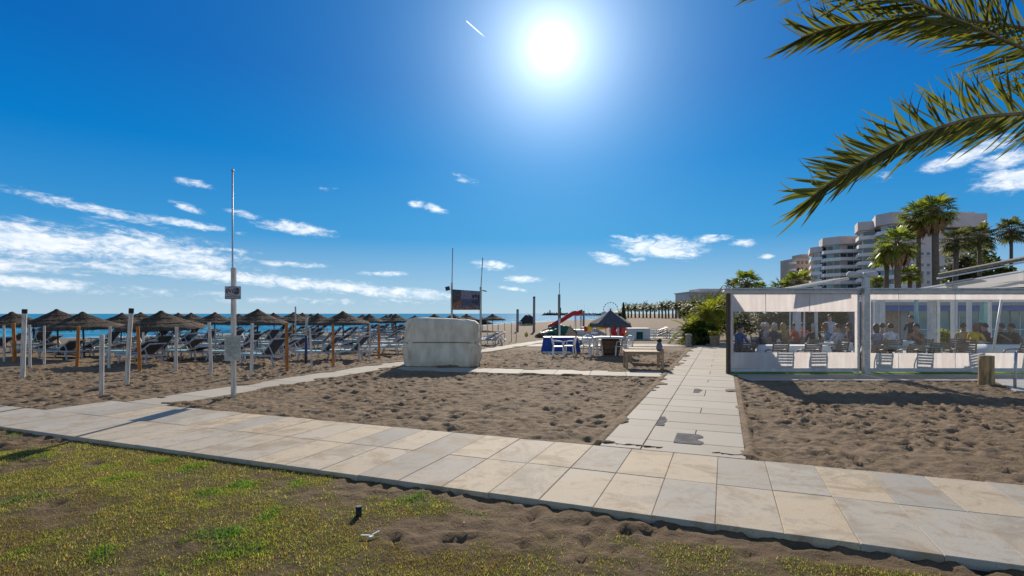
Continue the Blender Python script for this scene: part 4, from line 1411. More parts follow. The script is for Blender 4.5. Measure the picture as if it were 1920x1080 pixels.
# ------------------------------------------------------------------ banner
gA, gB = GD(847, 27), GD(901, 27)
o = thing('banner_frame', 'printed banner stretched between two poles with floodlights', 'banner', (gA + gB) / 2)
hw = (gB.x - gA.x) / 2
zb = lambda y: H - (y - HORIZON) / F * 27
for s, tl, tm in ((-1, 465, 530), (1, 483, 538)):
    MB().tube([(s * hw, 0, -.2), (s * hw + .01, 0, zb(tm))], 0.055, 10).build('pole', M['whitepost'], o, True)
    MB().tube([(s * hw + .01, 0, zb(tm) - .2), (s * hw + 0.05 + .06 * (s > 0), 0, zb(tl))], 0.024, 8).build('flag_rod', M['galv'], o, True)
    x0 = s * (hw + 0.10)
    fl = MB(); fl.box((x0 + s * 0.10, -0.05, zb(541 if s < 0 else 545.5)), (0.22, 0.12, 0.20 if s < 0 else 0.05), Matrix.Rotation(R(12) * s, 3, 'Y'))
    fl.build('floodlight', M['dark'], o)
# print: dark photo, orange dish, bluish scene
m, t, p = mat_new('banner_print')
tcn = t.node('ShaderNodeTexCoord'); sp = t.node('ShaderNodeSeparateXYZ'); t.l.new(tcn.outputs['Object'], sp.inputs[0])
nA = t.noise(tcn.outputs['Object'], 9.0, 5, 0.7); nB = t.noise(tcn.outputs['Object'], 22.0, 3, 0.7)
left = t.smooth(t.math('ADD', sp.outputs[0], t.math('MULTIPLY', nA, 0.12)), -0.20, -0.16)
low = t.smooth(t.math('ADD', sp.outputs[2], t.math('MULTIPLY', t.math('ADD', sp.outputs[0], t.math('MULTIPLY', nA, 0.3)), -0.5)), -0.02, 0.10)
colL = t.mix(low, t.mix(t.smooth(nB, 0.35, 0.65), (0.22, 0.10, 0.045), (0.34, 0.19, 0.09)), t.mix(t.smooth(nA, 0.35, 0.65), (0.05, 0.06, 0.08), (0.12, 0.13, 0.15)))
colR = t.mix(t.smooth(sp.outputs[2], 0.0, 0.06), t.mix(t.smooth(nB, 0.4, 0.6), (0.06, 0.08, 0.17), (0.13, 0.16, 0.27)), t.mix(t.smooth(nB, 0.4, 0.6), (0.13, 0.14, 0.22), (0.33, 0.32, 0.40)))
cc_ = t.mix(left, colL, colR)
bot = t.smooth(sp.outputs[2], -0.36, -0.27)
cc_ = t.mix(bot, t.mix(t.smooth(nB, 0.45, 0.62), (0.11, 0.07, 0.06), (0.42, 0.34, 0.32)), cc_)
t.l.new(cc_, p.inputs['Base Color']); p.inputs['Roughness'].default_value = 0.6
tr = t.node('ShaderNodeBsdfTranslucent'); t.l.new(cc_, tr.inputs[0]); ms = t.node('ShaderNodeMixShader'); ms.inputs[0].default_value = 0.35
t.l.new(p.outputs[0], ms.inputs[1]); t.l.new(tr.outputs[0], ms.inputs[2]); t.l.new(ms.outputs[0], t.n['Material Output'].inputs[0])
bn = MB()
nxb, nzb = 16, 10
zt, zl = zb(542.5), zb(581)
for jz in range(nzb + 1):
    for ix in range(nxb + 1):
        u_ = ix / nxb * 2 - 1; v_ = jz / nzb * 2 - 1
        bn.v.append((u_ * (hw - 0.03), -0.06 - 0.02 * math.sin(u_ * 5 + v_) , v_ * (zt - zl) / 2 - 0.06 * (u_ + 1) * max(0, v_) * 0.8))
for jz in range(nzb):
    for ix in range(nxb):
        i0 = jz * (nxb + 1) + ix
        bn.f.append((i0, i0 + 1, i0 + nxb + 2, i0 + nxb + 1)); bn.m.append(0)
ban = bn.build('banner_sheet', m, o, True); ban.location = (0, 0, (zt + zl) / 2)
sd_ = ban.modifiers.new('thick', 'SOLIDIFY'); sd_.thickness = 0.004
for (u_, v_, w_, h_) in [(0.50, 0.30, 0.10, 0.16), (0.68, 0.34, 0.09, 0.16), (0.86, 0.26, 0.09, 0.2), (0.52, -0.22, 0.08, 0.12), (0.70, -0.28, 0.08, 0.12), (0.87, -0.15, 0.06, 0.15)]:
    MB().box((u_ * hw, -0.09, v_ * (zt - zl) / 2), (w_, 0.003, h_)).build('printed_panel', simple('print_dark', (0.045, 0.03, 0.05), 0.6), ban)

# ------------------------------------------------------------------ tall posts and flag pole further out
for (px, ty, by, w, lab) in [(970, 580, 622, 0.28, 'short grey timber pile standing on the open sand'), (1001, 556, 622, 0.27, 'tall grey timber pile standing on the open sand'),
                             (1094, 583, 614, 0.30, 'grey timber pile with a notched top behind the red slide')]:
    g = G(px, by); h = (by - ty) / F * g.y
    o = thing('timber_pile', lab, 'post', g)
    MB().tube([(0, 0, -.3), (0.02, 0, h * .5), (0.03, 0, h * .97)], [w / 2, w / 2 * .96, w / 2 * .93], 12).build('shaft', M['greypost'], o, True)
    MB().tube([(0.03, 0, h * .965), (0.03, 0, h)], [w / 2 * 1.04, w / 2 * .9], 12).build('cap', M['dark'], o)
g = G(1049, 634); z_ = lambda y: H - (y - HORIZON) / F * g.y - g.z
o = thing('flagpole', 'timber mast with a thin white flag rod above the green tarpaulin', 'flagpole', g)
MB().tube([(0, 0, -.2), (0, 0, z_(596))], 0.075, 10).build('white_base', M['white'], o, True)
MB().tube([(-0.02, 0.05, z_(600)), (-0.02, 0.05, z_(552))], 0.10, 10).build('mast', M['greypost'], o, True)
MB().tube([(0.05, 0, z_(597)), (0.07, 0, z_(577))], 0.06, 8).build('side_clamp', M['dark'], o, True)
MB().tube([(0, 0, z_(556)), (0, 0, z_(530))], 0.025, 8).build('flag_rod', M['galv'], o, True)

# ------------------------------------------------------------------ pedal boats with slide
def tarp_mound(name, label, cx, cy, L, Wd, Ht, rz, mat, seed):
    random.seed(seed)
    o = thing(name, label, 'boat', (cx, cy, TZ(cx, cy)), rz)
    mb = MB(); n, m_ = 40, 10
    hull = MB()
    hull.prism([(-L / 2, -Wd * .3), (-L * .42, -Wd * .42), (L * .4, -Wd * .42), (L / 2, -Wd * .2), (L / 2, Wd * .2), (L * .4, Wd * .42), (-L * .42, Wd * .42), (-L / 2, Wd * .3)], 0.02, Ht * .4)
    hull.build('hull', M['white_plastic'], o, bevel=0.04)
    for jj in range(m_ + 1):
        v_ = jj / m_
        for ii in range(n):
            a = 2 * math.pi * ii / n
            r = (1 - v_ ** 2.2) ** 0.5 if v_ < 1 else 0.02
            bump_ = 1 + 0.07 * math.sin(ii * 1.9 + jj) + random.uniform(-.03, .03)
            ex = 0.6
            mb.v.append((L / 2 * 1.03 * math.copysign(abs(math.cos(a)) ** ex, math.cos(a)) * r * bump_, Wd / 2 * 1.05 * math.copysign(abs(math.sin(a)) ** ex, math.sin(a)) * r * bump_, Ht * .12 + Ht * v_ * (0.75 + 0.25 * math.cos(a * 1.5 + seed)) + random.uniform(-.02, .02)))
    for jj in range(m_):
        for ii in range(n):
            i2 = (ii + 1) % n
            mb.f.append((jj * n + ii, jj * n + i2, (jj + 1) * n + i2, (jj + 1) * n + ii)); mb.m.append(0)
    mb.build('tarpaulin', mat, o, False)
    return o


g1_ = G(1046, 630)
tarp_mound('pedal_boat', 'pedal boat under a dark green tarpaulin beneath the red slide', g1_.x, g1_.y, 3.0, 1.5, 0.85, R(6), M['green_tarp'], 4)
g2_ = G(1017, 632)
o = tarp_mound('rubber_mat', 'low brown bundle lying at the end of the green tarpaulin', g2_.x - .2, g2_.y - 1.0, 0.9, 0.7, 0.35, 0, M['darkwood'], 6); o['category'] = 'bundle'; o.name = 'cloth_bundle'
ds = 47.0
o = thing('slide_boat', 'pedal boat with a bright red curved slide on top', 'boat', GD(1060, ds))
gz = o.location.z
L_ = lambda px, py: Vector(((px - 1060) / F * ds, 0, H - (py - HORIZON) / F * ds - gz))
hull = MB(); hull.prism([(-1.6, -.7), (1.3, -.7), (1.7, -.4), (1.7, .4), (1.3, .7), (-1.6, .7)], 0.02, 0.5)
hull.build('hull', M['white_plastic'], o, bevel=0.06)
path_ = [L_(1028, 617), L_(1040, 610), L_(1055, 602), L_(1066, 595), L_(1076, 589), L_(1083, 590), L_(1091, 586.5)]
sl_ = MB()
cs = [(-.42, .30), (-.38, .05), (-.2, -.03), (.2, -.03), (.38, .05), (.42, .30), (.47, .30), (.43, -.02), (.2, -.10), (-.2, -.10), (-.43, -.02), (-.47, .30)]
for q in path_:
    for (a, b) in cs:
        sl_.v.append((q.x, a, q.z + b))
nc = len(cs)
for i in range(len(path_) - 1):
    for k in range(nc):
        k2 = (k + 1) % nc
        sl_.f.append((i * nc + k, i * nc + k2, (i + 1) * nc + k2, (i + 1) * nc + k)); sl_.m.append(0)
sl_.f.append(tuple(range(nc))); sl_.m.append(0); sl_.f.append(tuple(reversed(range((len(path_) - 1) * nc, len(path_) * nc)))); sl_.m.append(0)
sl_.build('slide', M['red_plastic'], o, True)
for px in (1079, 1089):
    q = L_(px, 592)
    for s in (-.35, .35):
        MB().tube([(q.x, s, 0.3), (q.x, s, q.z)], 0.03, 8).build('slide_leg', M['galv'], o, True)
for k in range(5):
    MB().tube([(L_(1089, 0).x, -.35, 0.6 + .25 * k), (L_(1089, 0).x, .35, 0.6 + .25 * k)], 0.02, 6).build('ladder_rung', M['galv'], o)
for s in (-.45, .45):
    MB().box((-0.5, s, 0.72), (0.5, 0.45, 0.45)).build('seat', M['yellow_plastic'], o, bevel=0.05)

# buoy on the sand, dark covered mound by the water
g = G(987, 631)
o = thing('buoy', 'small yellow round buoy lying on the open sand', 'buoy', g)
MB().ball((0, 0, 0.16), (0.17, 0.17, 0.17), 14, 9).build('float', M['yellow_plastic'], o, True)
MB().tube([(0, 0, 0.30), (0, 0, 0.40)], [0.05, 0.03], 8).build('eye', M['dark'], o)
MB().tube([(0.172 * math.cos(2 * math.pi * k / 20), 0.172 * math.sin(2 * math.pi * k / 20), .16) for k in range(21)], 0.015, 6, cap=False).build('band', M['white'], o)
g = GD(988, 88)
o = tarp_mound('covered_boat', 'dark covered boat with a yellow rim near the waterline', g.x, g.y, 2.6, 1.8, 1.7, 0.2, M['dark'], 12)
MB().tube([(1.3 * math.cos(2 * math.pi * k / 20), 0.9 * math.sin(2 * math.pi * k / 20), .3) for k in range(21)], 0.10, 6, cap=False).build('rim', M['yellow_plastic'], o)

# ------------------------------------------------------------------ furniture on the sand
def plastic_chair():
    r = thing('plastic_chair', '', 'chair')
    s = MB(); s.box((0, 0, 0.43), (0.44, 0.44, 0.03)); s.build('seat', M['white_plastic'], r, bevel=0.01)
    b = MB()
    for k in range(5):
        b.bar((-.16 + .08 * k, -.20, .44), (-.17 + .085 * k, -.29, .82), 0.035, 0.015)
    b.build('back_slats', M['white_plastic'], r)
    MB().tube([(-.22, -.20, .43), (-.23, -.27, .76), (-.15, -.30, .86), (.15, -.30, .86), (.23, -.27, .76), (.22, -.20, .43)], 0.022, 6).build('back_frame', M['white_plastic'], r, True)
    for sx in (-1, 1):
        for sy in (-1, 1):
            MB().bar((sx * .20, sy * .20, .43), (sx * .245, sy * .245, 0), 0.05, 0.05).build('leg', M['white_plastic'], r)
        MB().tube([(sx * .23, -.25, .66), (sx * .26, 0, .66), (sx * .25, .18, .64), (sx * .235, .21, .44)], 0.022, 6).build('armrest', M['white_plastic'], r, True)
    return r


pc0 = plastic_chair(); pcf = [True]
def put_pchair(px, py, rz, label, group=None, sc=1.0):
    o = pc0 if pcf[0] else copy_tree(pc0)
    pcf[0] = False
    o.location = G(px, py); o.rotation_euler = (0, 0, rz); o.scale = (sc, sc, sc)
    if 'group' in o: del o['group']
    return tag(o, label, 'chair', group)
put_pchair(1047, 669, R(-100), 'white plastic chair in front of the blue cloth table', None, 1.05)
put_pchair(1068, 666, R(70), 'white plastic chair turned sideways between the blue table and the white table', None, 1.0)
put_pchair(1107, 668, R(-60), 'white plastic chair tucked at the barrel table beside the white side table', None, 1.05)
put_pchair(1124, 666, R(-120), 'white plastic chair pushed up against the wooden barrel', None, 1.0)
put_pchair(1160, 667, R(100), 'white plastic chair on the walkway side of the barrel table', None, 1.0)
put_pchair(1174, 664, R(120), 'outermost white plastic chair of the barrel table beside the walkway', None, 1.0)
# blue cloth table
g = G(1056, 661)
o = thing('cloth_table', 'table with white top and a royal blue cloth hanging to the sand', 'table', Vector((g.x - .1, g.y + .35, 0)))
MB().box((0, 0, .74), (1.7, .8, .04)).build('top', M['white_plastic'], o, bevel=0.01)
sk = MB(); n = 60; ring = []
for k in range(n):
    a = 2 * math.pi * k / n; c, s = math.cos(a), math.sin(a)
    e = 0.25; x = .84 * math.copysign(abs(c) ** e, c); y = .39 * math.copysign(abs(s) ** e, s)
    ring.append((x, y))
for z, f in ((.72, 1.0), (.4, 1.05), (.03, 1.14)):
    for k, (x, y) in enumerate(ring):
        w = 1 + 0.025 * math.sin(k * 1.3) * (1 - z)
        sk.v.append((x * f * w, y * f * w, z))
for i in range(2):
    for k in range(n):
        k2 = (k + 1) % n
        sk.f.append((i * n + k2, i * n + k, (i + 1) * n + k, (i + 1) * n + k2)); sk.m.append(0)
sk.build('cloth', M['blue_cloth'], o, True)
for sx in (-.7, .7):
    for sy in (-.3, .3):
        MB().bar((sx, sy, 0), (sx, sy, .72), .04, .04).build('leg', M['white_plastic'], o)
g = G(1033, 664)
tag(MB().box((g.x + .3, g.y + .1, 0.07), (1.3, .8, .05)).build('board', M['offwhite'], bevel=0.006), 'pale board lying on the sand under the blue cloth table edge', 'board')
# white low side table + patterned bundle + folded parasol
g = G(1094, 660)
o = thing('side_table', 'white plastic table with bare legs between the white chairs', 'table', Vector((g.x, g.y, 0)))
MB().box((0, 0, .70), (.75, .75, .035)).build('top', M['white_plastic'], o, bevel=0.01)
for sx in (-.32, .32):
    for sy in (-.32, .32):
        MB().bar((sx, sy, 0), (sx * .95, sy * .95, .69), .05, .05).build('leg', M['white_plastic'], o)
g = G(1110, 655)
o = thing('cloth_heap', 'heap of blue and white striped cushions piled behind the white table', 'cushions', Vector((g.x, g.y + 1.2, 0)))
m, t, p = mat_new('striped_cloth')
tcn = t.node('ShaderNodeTexCoord'); wv_ = t.node('ShaderNodeTexWave'); wv_.inputs['Scale'].default_value = 4.5; wv_.inputs['Distortion'].default_value = 3.0
t.l.new(tcn.outputs['Object'], wv_.inputs[0]); t.l.new(t.mix(t.smooth(wv_.outputs['Fac'], .4, .6), (0.10, 0.13, 0.25), (0.62, 0.62, 0.64)), p.inputs['Base Color']); p.inputs['Roughness'].default_value = .85
random.seed(31)
for k in range(6):
    rot = Matrix.Rotation(random.uniform(-.5, .5), 3, 'Y') @ Matrix.Rotation(random.uniform(0, 3), 3, 'Z')
    MB().box((-.5 + .22 * k, random.uniform(-.15, .15), .22 + .13 * k), (.75, .5, .16), rot).build('cushion', m, o, True, bevel=0.06)
g = G(1073, 655)
o = thing('cardboard_sheet', 'brown pointed sheet leaning upright behind the white chairs', 'board', Vector((g.x, g.y + .9, 0)))
sh = MB(); sh.prism([(-.45, 0), (.45, 0), (.12, 0.0)], 0, .01)
pr = MB(); pr.add([(-.36, 0, .5), (.50, 0, .45), (0, .12, 1.28), (-.36, .03, .5), (.50, .03, .45), (0, .15, 1.28)], [(0, 1, 2), (5, 4, 3), (0, 3, 4, 1), (1, 4, 5, 2), (2, 5, 3, 0)])
pr.build('sheet', M['wood'], o)
for s in (-.3, .4):
    MB().bar((s, .05, 0), (s, .02, .52), .04, .04).build('leg', M['darkwood'], o)
# barrel table with its parasol
g = G(1147, 667)
bt = Vector((g.x, g.y + .35, 0))
o = thing('barrel_table', 'round white table on a wooden barrel base beneath the dark parasol', 'table', bt)
MB().lathe([(.78, .78), (.80, .80), (.80, .83), (.77, .84)], 36).build('top', M['white_plastic'], o)
MB().lathe([(.36, 0), (.43, .2), (.46, .4), (.44, .6), (.38, .78)], 24).build('barrel', M['barrel'], o, True)
for z in (.08, .27, .53, .72):
    r_ = float(np.interp(z, [0, .2, .4, .6, .78], [.36, .43, .46, .44, .38])) + .006
    MB().lathe([(r_, z - .02), (r_ + .004, z + .02)], 24).build('hoop', M['dark'], o)
o = thing('table_parasol', 'dark grey parasol standing through the round barrel table', 'parasol', bt)
MB().tube([(0, 0, .84), (0, 0, 2.02)], 0.028, 8).build('pole', M['white'], o, True)
cn_ = MB(); n = 8; rings = [(0.04, 2.04), (0.30, 1.86), (.62, 1.66), (.93, 1.48), (.95, 1.30)]
for (r, z) in rings:
    for k in range(n * 4):
        a = 2 * math.pi * k / (n * 4)
        sag = (1 - 0.06 * abs(math.sin(a * n / 2)) * min(1, r))
        cn_.v.append((r * sag * math.cos(a), r * sag * math.sin(a), z - (0.03 * abs(math.sin(a * n / 2)) if r > .9 else 0)))
nn_ = n * 4
for i in range(len(rings) - 1):
    for k in range(nn_):
        k2 = (k + 1) % nn_
        cn_.f.append((i * nn_ + k, (i + 1) * nn_ + k, (i + 1) * nn_ + k2, i * nn_ + k2)); cn_.m.append(0)
cn_.f.append(tuple(range(nn_))); cn_.m.append(0)
cn_.build('canopy', M['umbrella_cloth'], o, False)
MB().tube([(0, 0, 2.02), (0, 0, 2.14)], [.03, .012], 8).build('finial', M['dark'], o)
# wooden low tables by the walkway
def plank_table(g, L, Wd, Ht, rz, label):
    o = thing('wooden_table', label, 'table', g, rz)
    n = 6
    for k in range(n):
        MB().box((0, -Wd / 2 + (k + .5) * Wd / n, Ht - .02), (L, Wd / n - .008, .035)).build('plank', M['wood'], o, bevel=0.004)
    fr = MB()
    for s in (-1, 1):
        fr.box((0, s * (Wd / 2 - .05), Ht - .075), (L - .12, .04, .07)); fr.box((s * (L / 2 - .08), 0, Ht - .075), (.04, Wd - .16, .068))
    fr.build('apron', M['wood'], o)
    for sx in (-1, 1):
        for sy in (-1, 1):
            MB().box((sx * (L / 2 - .06), sy * (Wd / 2 - .06), (Ht - .04) / 2), (.075, .075, Ht - .04)).build('leg', M['wood'], o, bevel=0.005)
    return o
plank_table(Vector((4.55, 18.55, 0)), 1.30, 1.15, 0.62, R(-7), 'low bleached wooden table beside the walkway with a dark bag on it')
plank_table(Vector((5.15, 20.6, 0)), 1.30, 0.9, 0.58, R(-7), 'low bleached wooden table standing behind the table with the bag')
o = thing('beach_bag', 'black and grey drawstring bag standing on the wooden table', 'bag', Vector((W(1237, 668, 18.4).x, 18.45, .625)))
MB().lathe([(.085, 0), (.11, .06), (.105, .17), (.07, .25), (.05, .29)], 14, jitter=.12).build('sack', M['sign_dark'], o, True)
MB().lathe([(.04, .27), (.075, .31), (.085, .36), (.05, .40)], 12, jitter=.25).build('gathered_neck', M['black'], o, True)
MB().tube([(-.06, 0, .3), (-.11, 0, .36), (-.05, 0, .42), (.03, 0, .40)], .008, 6).build('cord', M['black'], o)
# stone bollard at the far end of the walkway
g = G(1291, 650)
o = thing('wood_bollard', 'short pale stone bollard at the far end of the walkway', 'bollard', g)
MB().lathe([(.19, 0), (.19, .10), (.16, .14), (.155, .58), (.20, .62), (.20, .70), (.12, .74)], 12, jitter=.05).build('shaft', M['stone'], o, False)
# white cabinet, white wall box, ride, rack of stacked white loungers
g = G(1200, 637)
o = thing('cabinet', 'white cabinet with a dark open doorway on the sand', 'cabinet', Vector((g.x, g.y + .6, 0)))
dd = g.y; hh = 20 / F * dd
b = MB(); b.box((-.5 * 1.25 + .16, 0, hh / 2), (.45, 1.0, hh)); b.box((.5, 0, hh / 2), (.5, 1.0, hh)); b.box((0, 0, hh * .865), (1.52, 1.05, hh * .26)); b.box((0, .35, hh * .37), (1.2, .2, hh * .74))
b.build('body', M['white'], o)
MB().box((0.02, -.1, hh * .36), (.5, .5, hh * .7)).build('doorway_shade_block', M['green_tarp'], o)  # solid dark block, colour standing in for the shade inside the doorway
MB().box((0, 0, hh + .03), (1.6, 1.15, .06)).build('top_slab', M['white'], o, bevel=.01)
g = G(1105, 628)
o = thing('counter', 'low white counter wall behind the green tarpaulin', 'counter', Vector((g.x, g.y + .4, 0)))
MB().box((0, 0, .33), (1.4, .35, .66)).build('wall', M['white'], o, bevel=.01)
MB().box((0, 0, .68), (1.5, .45, .05)).build('coping', M['white_plastic'], o, bevel=.01)
g = G(1168, 636)
rd = Vector((g.x, g.y + 1.5, 0))
o = thing('inflatable_ride', 'red and yellow inflatable towable ride with a dark seat cover', 'inflatable', rd)
def torus(mb, c, R1, r, axis_='y', n=24, m_=10):
    for i in range(n):
        a = 2 * math.pi * i / n
        for k in range(m_):
            b = 2 * math.pi * k / m_
            q = (R1 + r * math.cos(b))
            if axis_ == 'y': mb.v.append((c[0] + q * math.cos(a), c[1] + r * math.sin(b), c[2] + q * math.sin(a)))
            else: mb.v.append((c[0] + q * math.cos(a), c[1] + q * math.sin(a), c[2] + r * math.sin(b)))
    o_ = len(mb.v) - n * m_
    for i in range(n):
        for k in range(m_):
            i2, k2 = (i + 1) % n, (k + 1) % m_
            mb.f.append((o_ + i * m_ + k, o_ + i2 * m_ + k, o_ + i2 * m_ + k2, o_ + i * m_ + k2)); mb.m.append(mb.mat)
tb = MB(); torus(tb, (-.12, 0, .62), .36, .26); tb.build('ring', M['red_plastic'], o, True)
tb = MB(); torus(tb, (.55, .2, .55), .30, .24); tb.build('ring', simple('orange_plastic', (.55, .25, .06), .4), o, True)
MB().ball((.05, .1, 1.25), (.52, .5, .42), 16, 10).build('cover', M['green_tarp'], o, True)
MB().tube([(.3, 0, 1.0), (.9, 0, .9), (1.0, 0, .4)], .10, 10).build('handle', M['red_plastic'], o, True)
MB().tube([(-.12, -.3, 0), (-.12, -.3, .9)], .08, 8).build('stand', M['offwhite'], o, True)
# yellow and red inflatable left of it
g = GD(1124, 42)
o = thing('inflatable_ride', 'yellow inflatable banana float with red ends propped up on the sand', 'inflatable', g)
MB().tube([(-1.0, 0, .55), (-.7, 0, .85), (-.1, 0, 1.0), (.5, 0, .95), (.9, 0, 1.15)], [.12, .30, .36, .30, .08], 14).build('float', M['yellow_plastic'], o, True)
MB().tube([(-1.15, 0, .9), (-1.0, 0, .55)], [.10, .20], 10).build('tip', M['red_plastic'], o, True)
for s in (-.6, .5):
    MB().bar((s, -.3, 0), (s, 0, .7), .06, .06).build('trestle_leg', M['white'], o); MB().bar((s, .3, 0), (s, 0, .7), .06, .06).build('trestle_leg', M['white'], o)
g = G(1256, 636)
for k in range(6):
    o = copy_tree(lounger0); o.location = (g.x - .85 + (k % 2) * 1.75, g.y + .8, .02 + (k // 2) * .20); o.rotation_euler = (0, 0, 0); o.scale = (1, 1, .62)
    for ch in o.children:
        if ch.name.startswith('seat'): ch.data = ch.data
    tag(o, 'white lounger in the two stacks between the white cabinet and the palms', 'sun lounger', 'stacked white loungers')
g = G(1226, 636)
put_pchair(1222, 637, R(180), 'white plastic chair beside the stacked loungers', None, .85)

# log bollard and metal rail post at the terrace
g = G(1850, 721)
o = thing('log_bollard', 'thick weathered log bollard in front of the terrace', 'bollard', g)
h = 54 / F * g.y; r = 12 / F * g.y
random.seed(3)
lg = MB(); n = 22
for z, f in ((-.1, 1.05), (.08, 1.03), (h * .4, .98), (h * .8, 1.0), (h * .98, 1.0), (h, .95)):
    for k in range(n):
        a = 2 * math.pi * k / n
        rr = r * f * (1 + .05 * math.sin(3 * a + 1) + .03 * math.sin(7 * a + z * 5) - (0.13 * math.exp(-((a - 4.6) / .22) ** 2) if z < h * .6 else 0))
        lg.v.append((rr * math.cos(a), rr * math.sin(a), z))
for i in range(5):
    for k in range(n):
        k2 = (k + 1) % n
        lg.f.append((i * n + k, i * n + k2, (i + 1) * n + k2, (i + 1) * n + k)); lg.m.append(0)
lg.f.append(tuple(5 * n + k for k in range(n))); lg.m.append(0)
lb = lg.build('trunk', M['log'], o, True)
MB().lathe([(r * .90, h + .001), (r * .88, h + .006)], 22).build('sawn_top', M['wood'], o)
g = G(1903, 731)
o = thing('rail_post', 'thin grey metal post standing on the path by the log bollard', 'post', g)
h = 71 / F * g.y
MB().tube([(0, 0, -.05), (0, 0, h * .5), (.03, 0, h)], .032, 10).build('tube', M['galv'], o, True)
MB().tube([(0, 0, .03), (0, 0, .05)], .075, 14).build('base_plate', M['galv'], o)

# sprinkler stub and litter on the lawn
def on_lawn(px, py):
    d = (H + .02) * F / (py - HORIZON); return Vector(((px - 960) / F * d, d, -.030))
g = on_lawn(672, 967)
o = thing('pipe_stub', 'short black pipe stub sticking out of the dry lawn', 'pipe', g)
MB().tube([(0, 0, -.05), (.004, 0, .095)], .030, 12).build('tube', M['black'], o, True)
MB().tube([(.004, 0, .093), (.004, 0, .103)], .032, 12).build('rim', M['dark'], o)
g = on_lawn(695, 1008)
o = thing('litter', 'small scrap of crumpled white paper on the lawn', 'litter', g + Vector((0, 0, .012)), .4)
MB().bar((-.075, .03, .02), (-.01, -.005, .022), .018, .006).build('strip', M['litter'], o); MB().bar((.012, .0, .022), (.08, .035, .03), .016, .005).build('strip', M['litter'], o)
MB().box((0, -.02, .015), (.035, .03, .01), Matrix.Rotation(.5, 3, 'Z')).build('scrap', M['litter'], o)
# ------------------------------------------------------------------ terrace
CX, CY = 6.70, 16.52
TD = Vector((0.382, 0.924, 0)).normalized()      # the side wall runs beside the walkway
pxX = lambda px, d: (px - 960) / F * d
zAt = lambda py, d: H - (py - HORIZON) / F * d
floor_poly = [(CX, 16.45), (40, 16.45), (40, 33), (CX + TD.x / TD.y * 16.5, 33)]
floor_poly[2] = (40, 35.4); floor_poly[3] = (CX + TD.x / TD.y * 18.9, 35.4)
mb = MB(); mb.prism(floor_poly, -.12, 0.030); tag(mb.build('terrace_floor', M['concrete']), 'grey floor of the glazed terrace', None, None, 'structure')
mb = MB(); mb.prism([(CX + .1, 16.50), (24, 16.50), (24, 17.75), (CX + .55, 17.75)], 0.0, 0.048); tag(mb.build('turf_strip', M['turf']), 'strip of bright green turf along the terrace front', None, None, 'structure')

te = thing('terrace_enclosure', 'glazed restaurant terrace with grey frame and clear plastic screens', 'terrace', (CX, CY, 0))
LX = lambda px: pxX(px, CY) - CX           # local x on the front line
BX = LX(1617)                              # T post
REND = 13.5
def fbox(name, x0, x1, z0, z1, y, th, mat, bev=0.0):
    return MB().box(((x0 + x1) / 2, y, (z0 + z1) / 2), (x1 - x0, th, z1 - z0)).build(name, mat, te, bevel=bev)
fbox('top_beam', -0.10, REND, 2.525, 2.63, 0, .14, M['frame'], .008)
fbox('top_gutter', -0.14, REND, 2.64, 2.69, -.03, .20, M['galv'], .008)
fbox('bottom_rail', 0.06, BX - .10, .10, .21, 0, .06, M['frame'], .006)
fbox('bottom_rail', BX + .10, REND, .10, .21, 0, .06, M['frame'], .006)
fbox('corner_post', -0.05, 0.05, 0.0, 2.52, 0, .12, M['darkwood'], .006)
fbox('post', BX - .085, BX + .085, 0.0, 3.02, -.16, .16, M['galv'], .008)
for s in (-.135, .135):
    fbox('guide_rail', BX + s - .03, BX + s + .03, .06, 2.52, 0, .05, M['white'])
fbox('guide_rail', 0.06, .10, .215, 2.52, 0, .04, M['white'])
XR = LX(1905) + .55
fbox('post', XR, XR + .12, 0, 2.52, 0, .12, M['galv'])
def bay(x0, x1, zw0, zw1, wx0, wx1):
    y = -.012
    th = .004
    fbox('screen_skirt', x0, x1, .212, zw0, y, th, M['milky']); fbox('screen_valance', x0, x1, zw1, 2.52, y, th, M['milky'])
    fbox('screen_border', x0, wx0, zw0, zw1, y, th, M['milky']); fbox('screen_border', wx1, x1, zw0, zw1, y, th, M['milky'])
    fbox('clear_window', wx0, wx1, zw0, zw1, y, th, M['pvc'])
bay(.10, BX - .165, .70, 1.96, LX(1375), LX(1602))
bay(BX + .165, XR, .68, 2.33, LX(1632), XR - .05)
for f in (.27, .62):
    x = .1 + (BX - .27) * f
    fbox('screen_seam', x - .008, x + .008, 1.97, 2.52, -.022, .006, M['frame'])
for px in (1684, 1790):
    fbox('screen_seam', LX(px) - .006, LX(px) + .006, .215, 2.52, -.022, .006, M['frame'])
# side wall
def side(name, a0, a1, z0, z1, th, mat):
    p0 = TD * a0; p1 = TD * a1
    mb = MB(); mb.bar((p0.x, p0.y, (z0 + z1) / 2), (p1.x, p1.y, (z0 + z1) / 2), th, z1 - z0)
    return mb.build(name, mat, te)
SL = 15.0
side('top_beam', .1, SL, 2.525, 2.62, .12, M['frame']); side('bottom_rail', .1, SL, .10, .21, .06, M['frame'])
for k in range(1, 5):
    q = TD * (SL * k / 4); MB().box((q.x, q.y, 1.29), (.08, .08, 2.57)).build('post', M['frame'], te)
for k in range(4):
    a0, a1 = SL * k / 4 + .06, SL * (k + 1) / 4 - .06
    side('screen_skirt', a0, a1, .212, .70, .004, M['milky']); side('screen_valance', a0, a1, 2.15, 2.52, .004, M['milky'])
    side('screen_border', a0, a0 + .15, .70, 2.15, .004, M['milky']); side('screen_border', a1 - .15, a1, .70, 2.15, .004, M['milky'])
    side('clear_window', a0 + .15, a1 - .15, .70, 2.15, .004, M['pvc'])
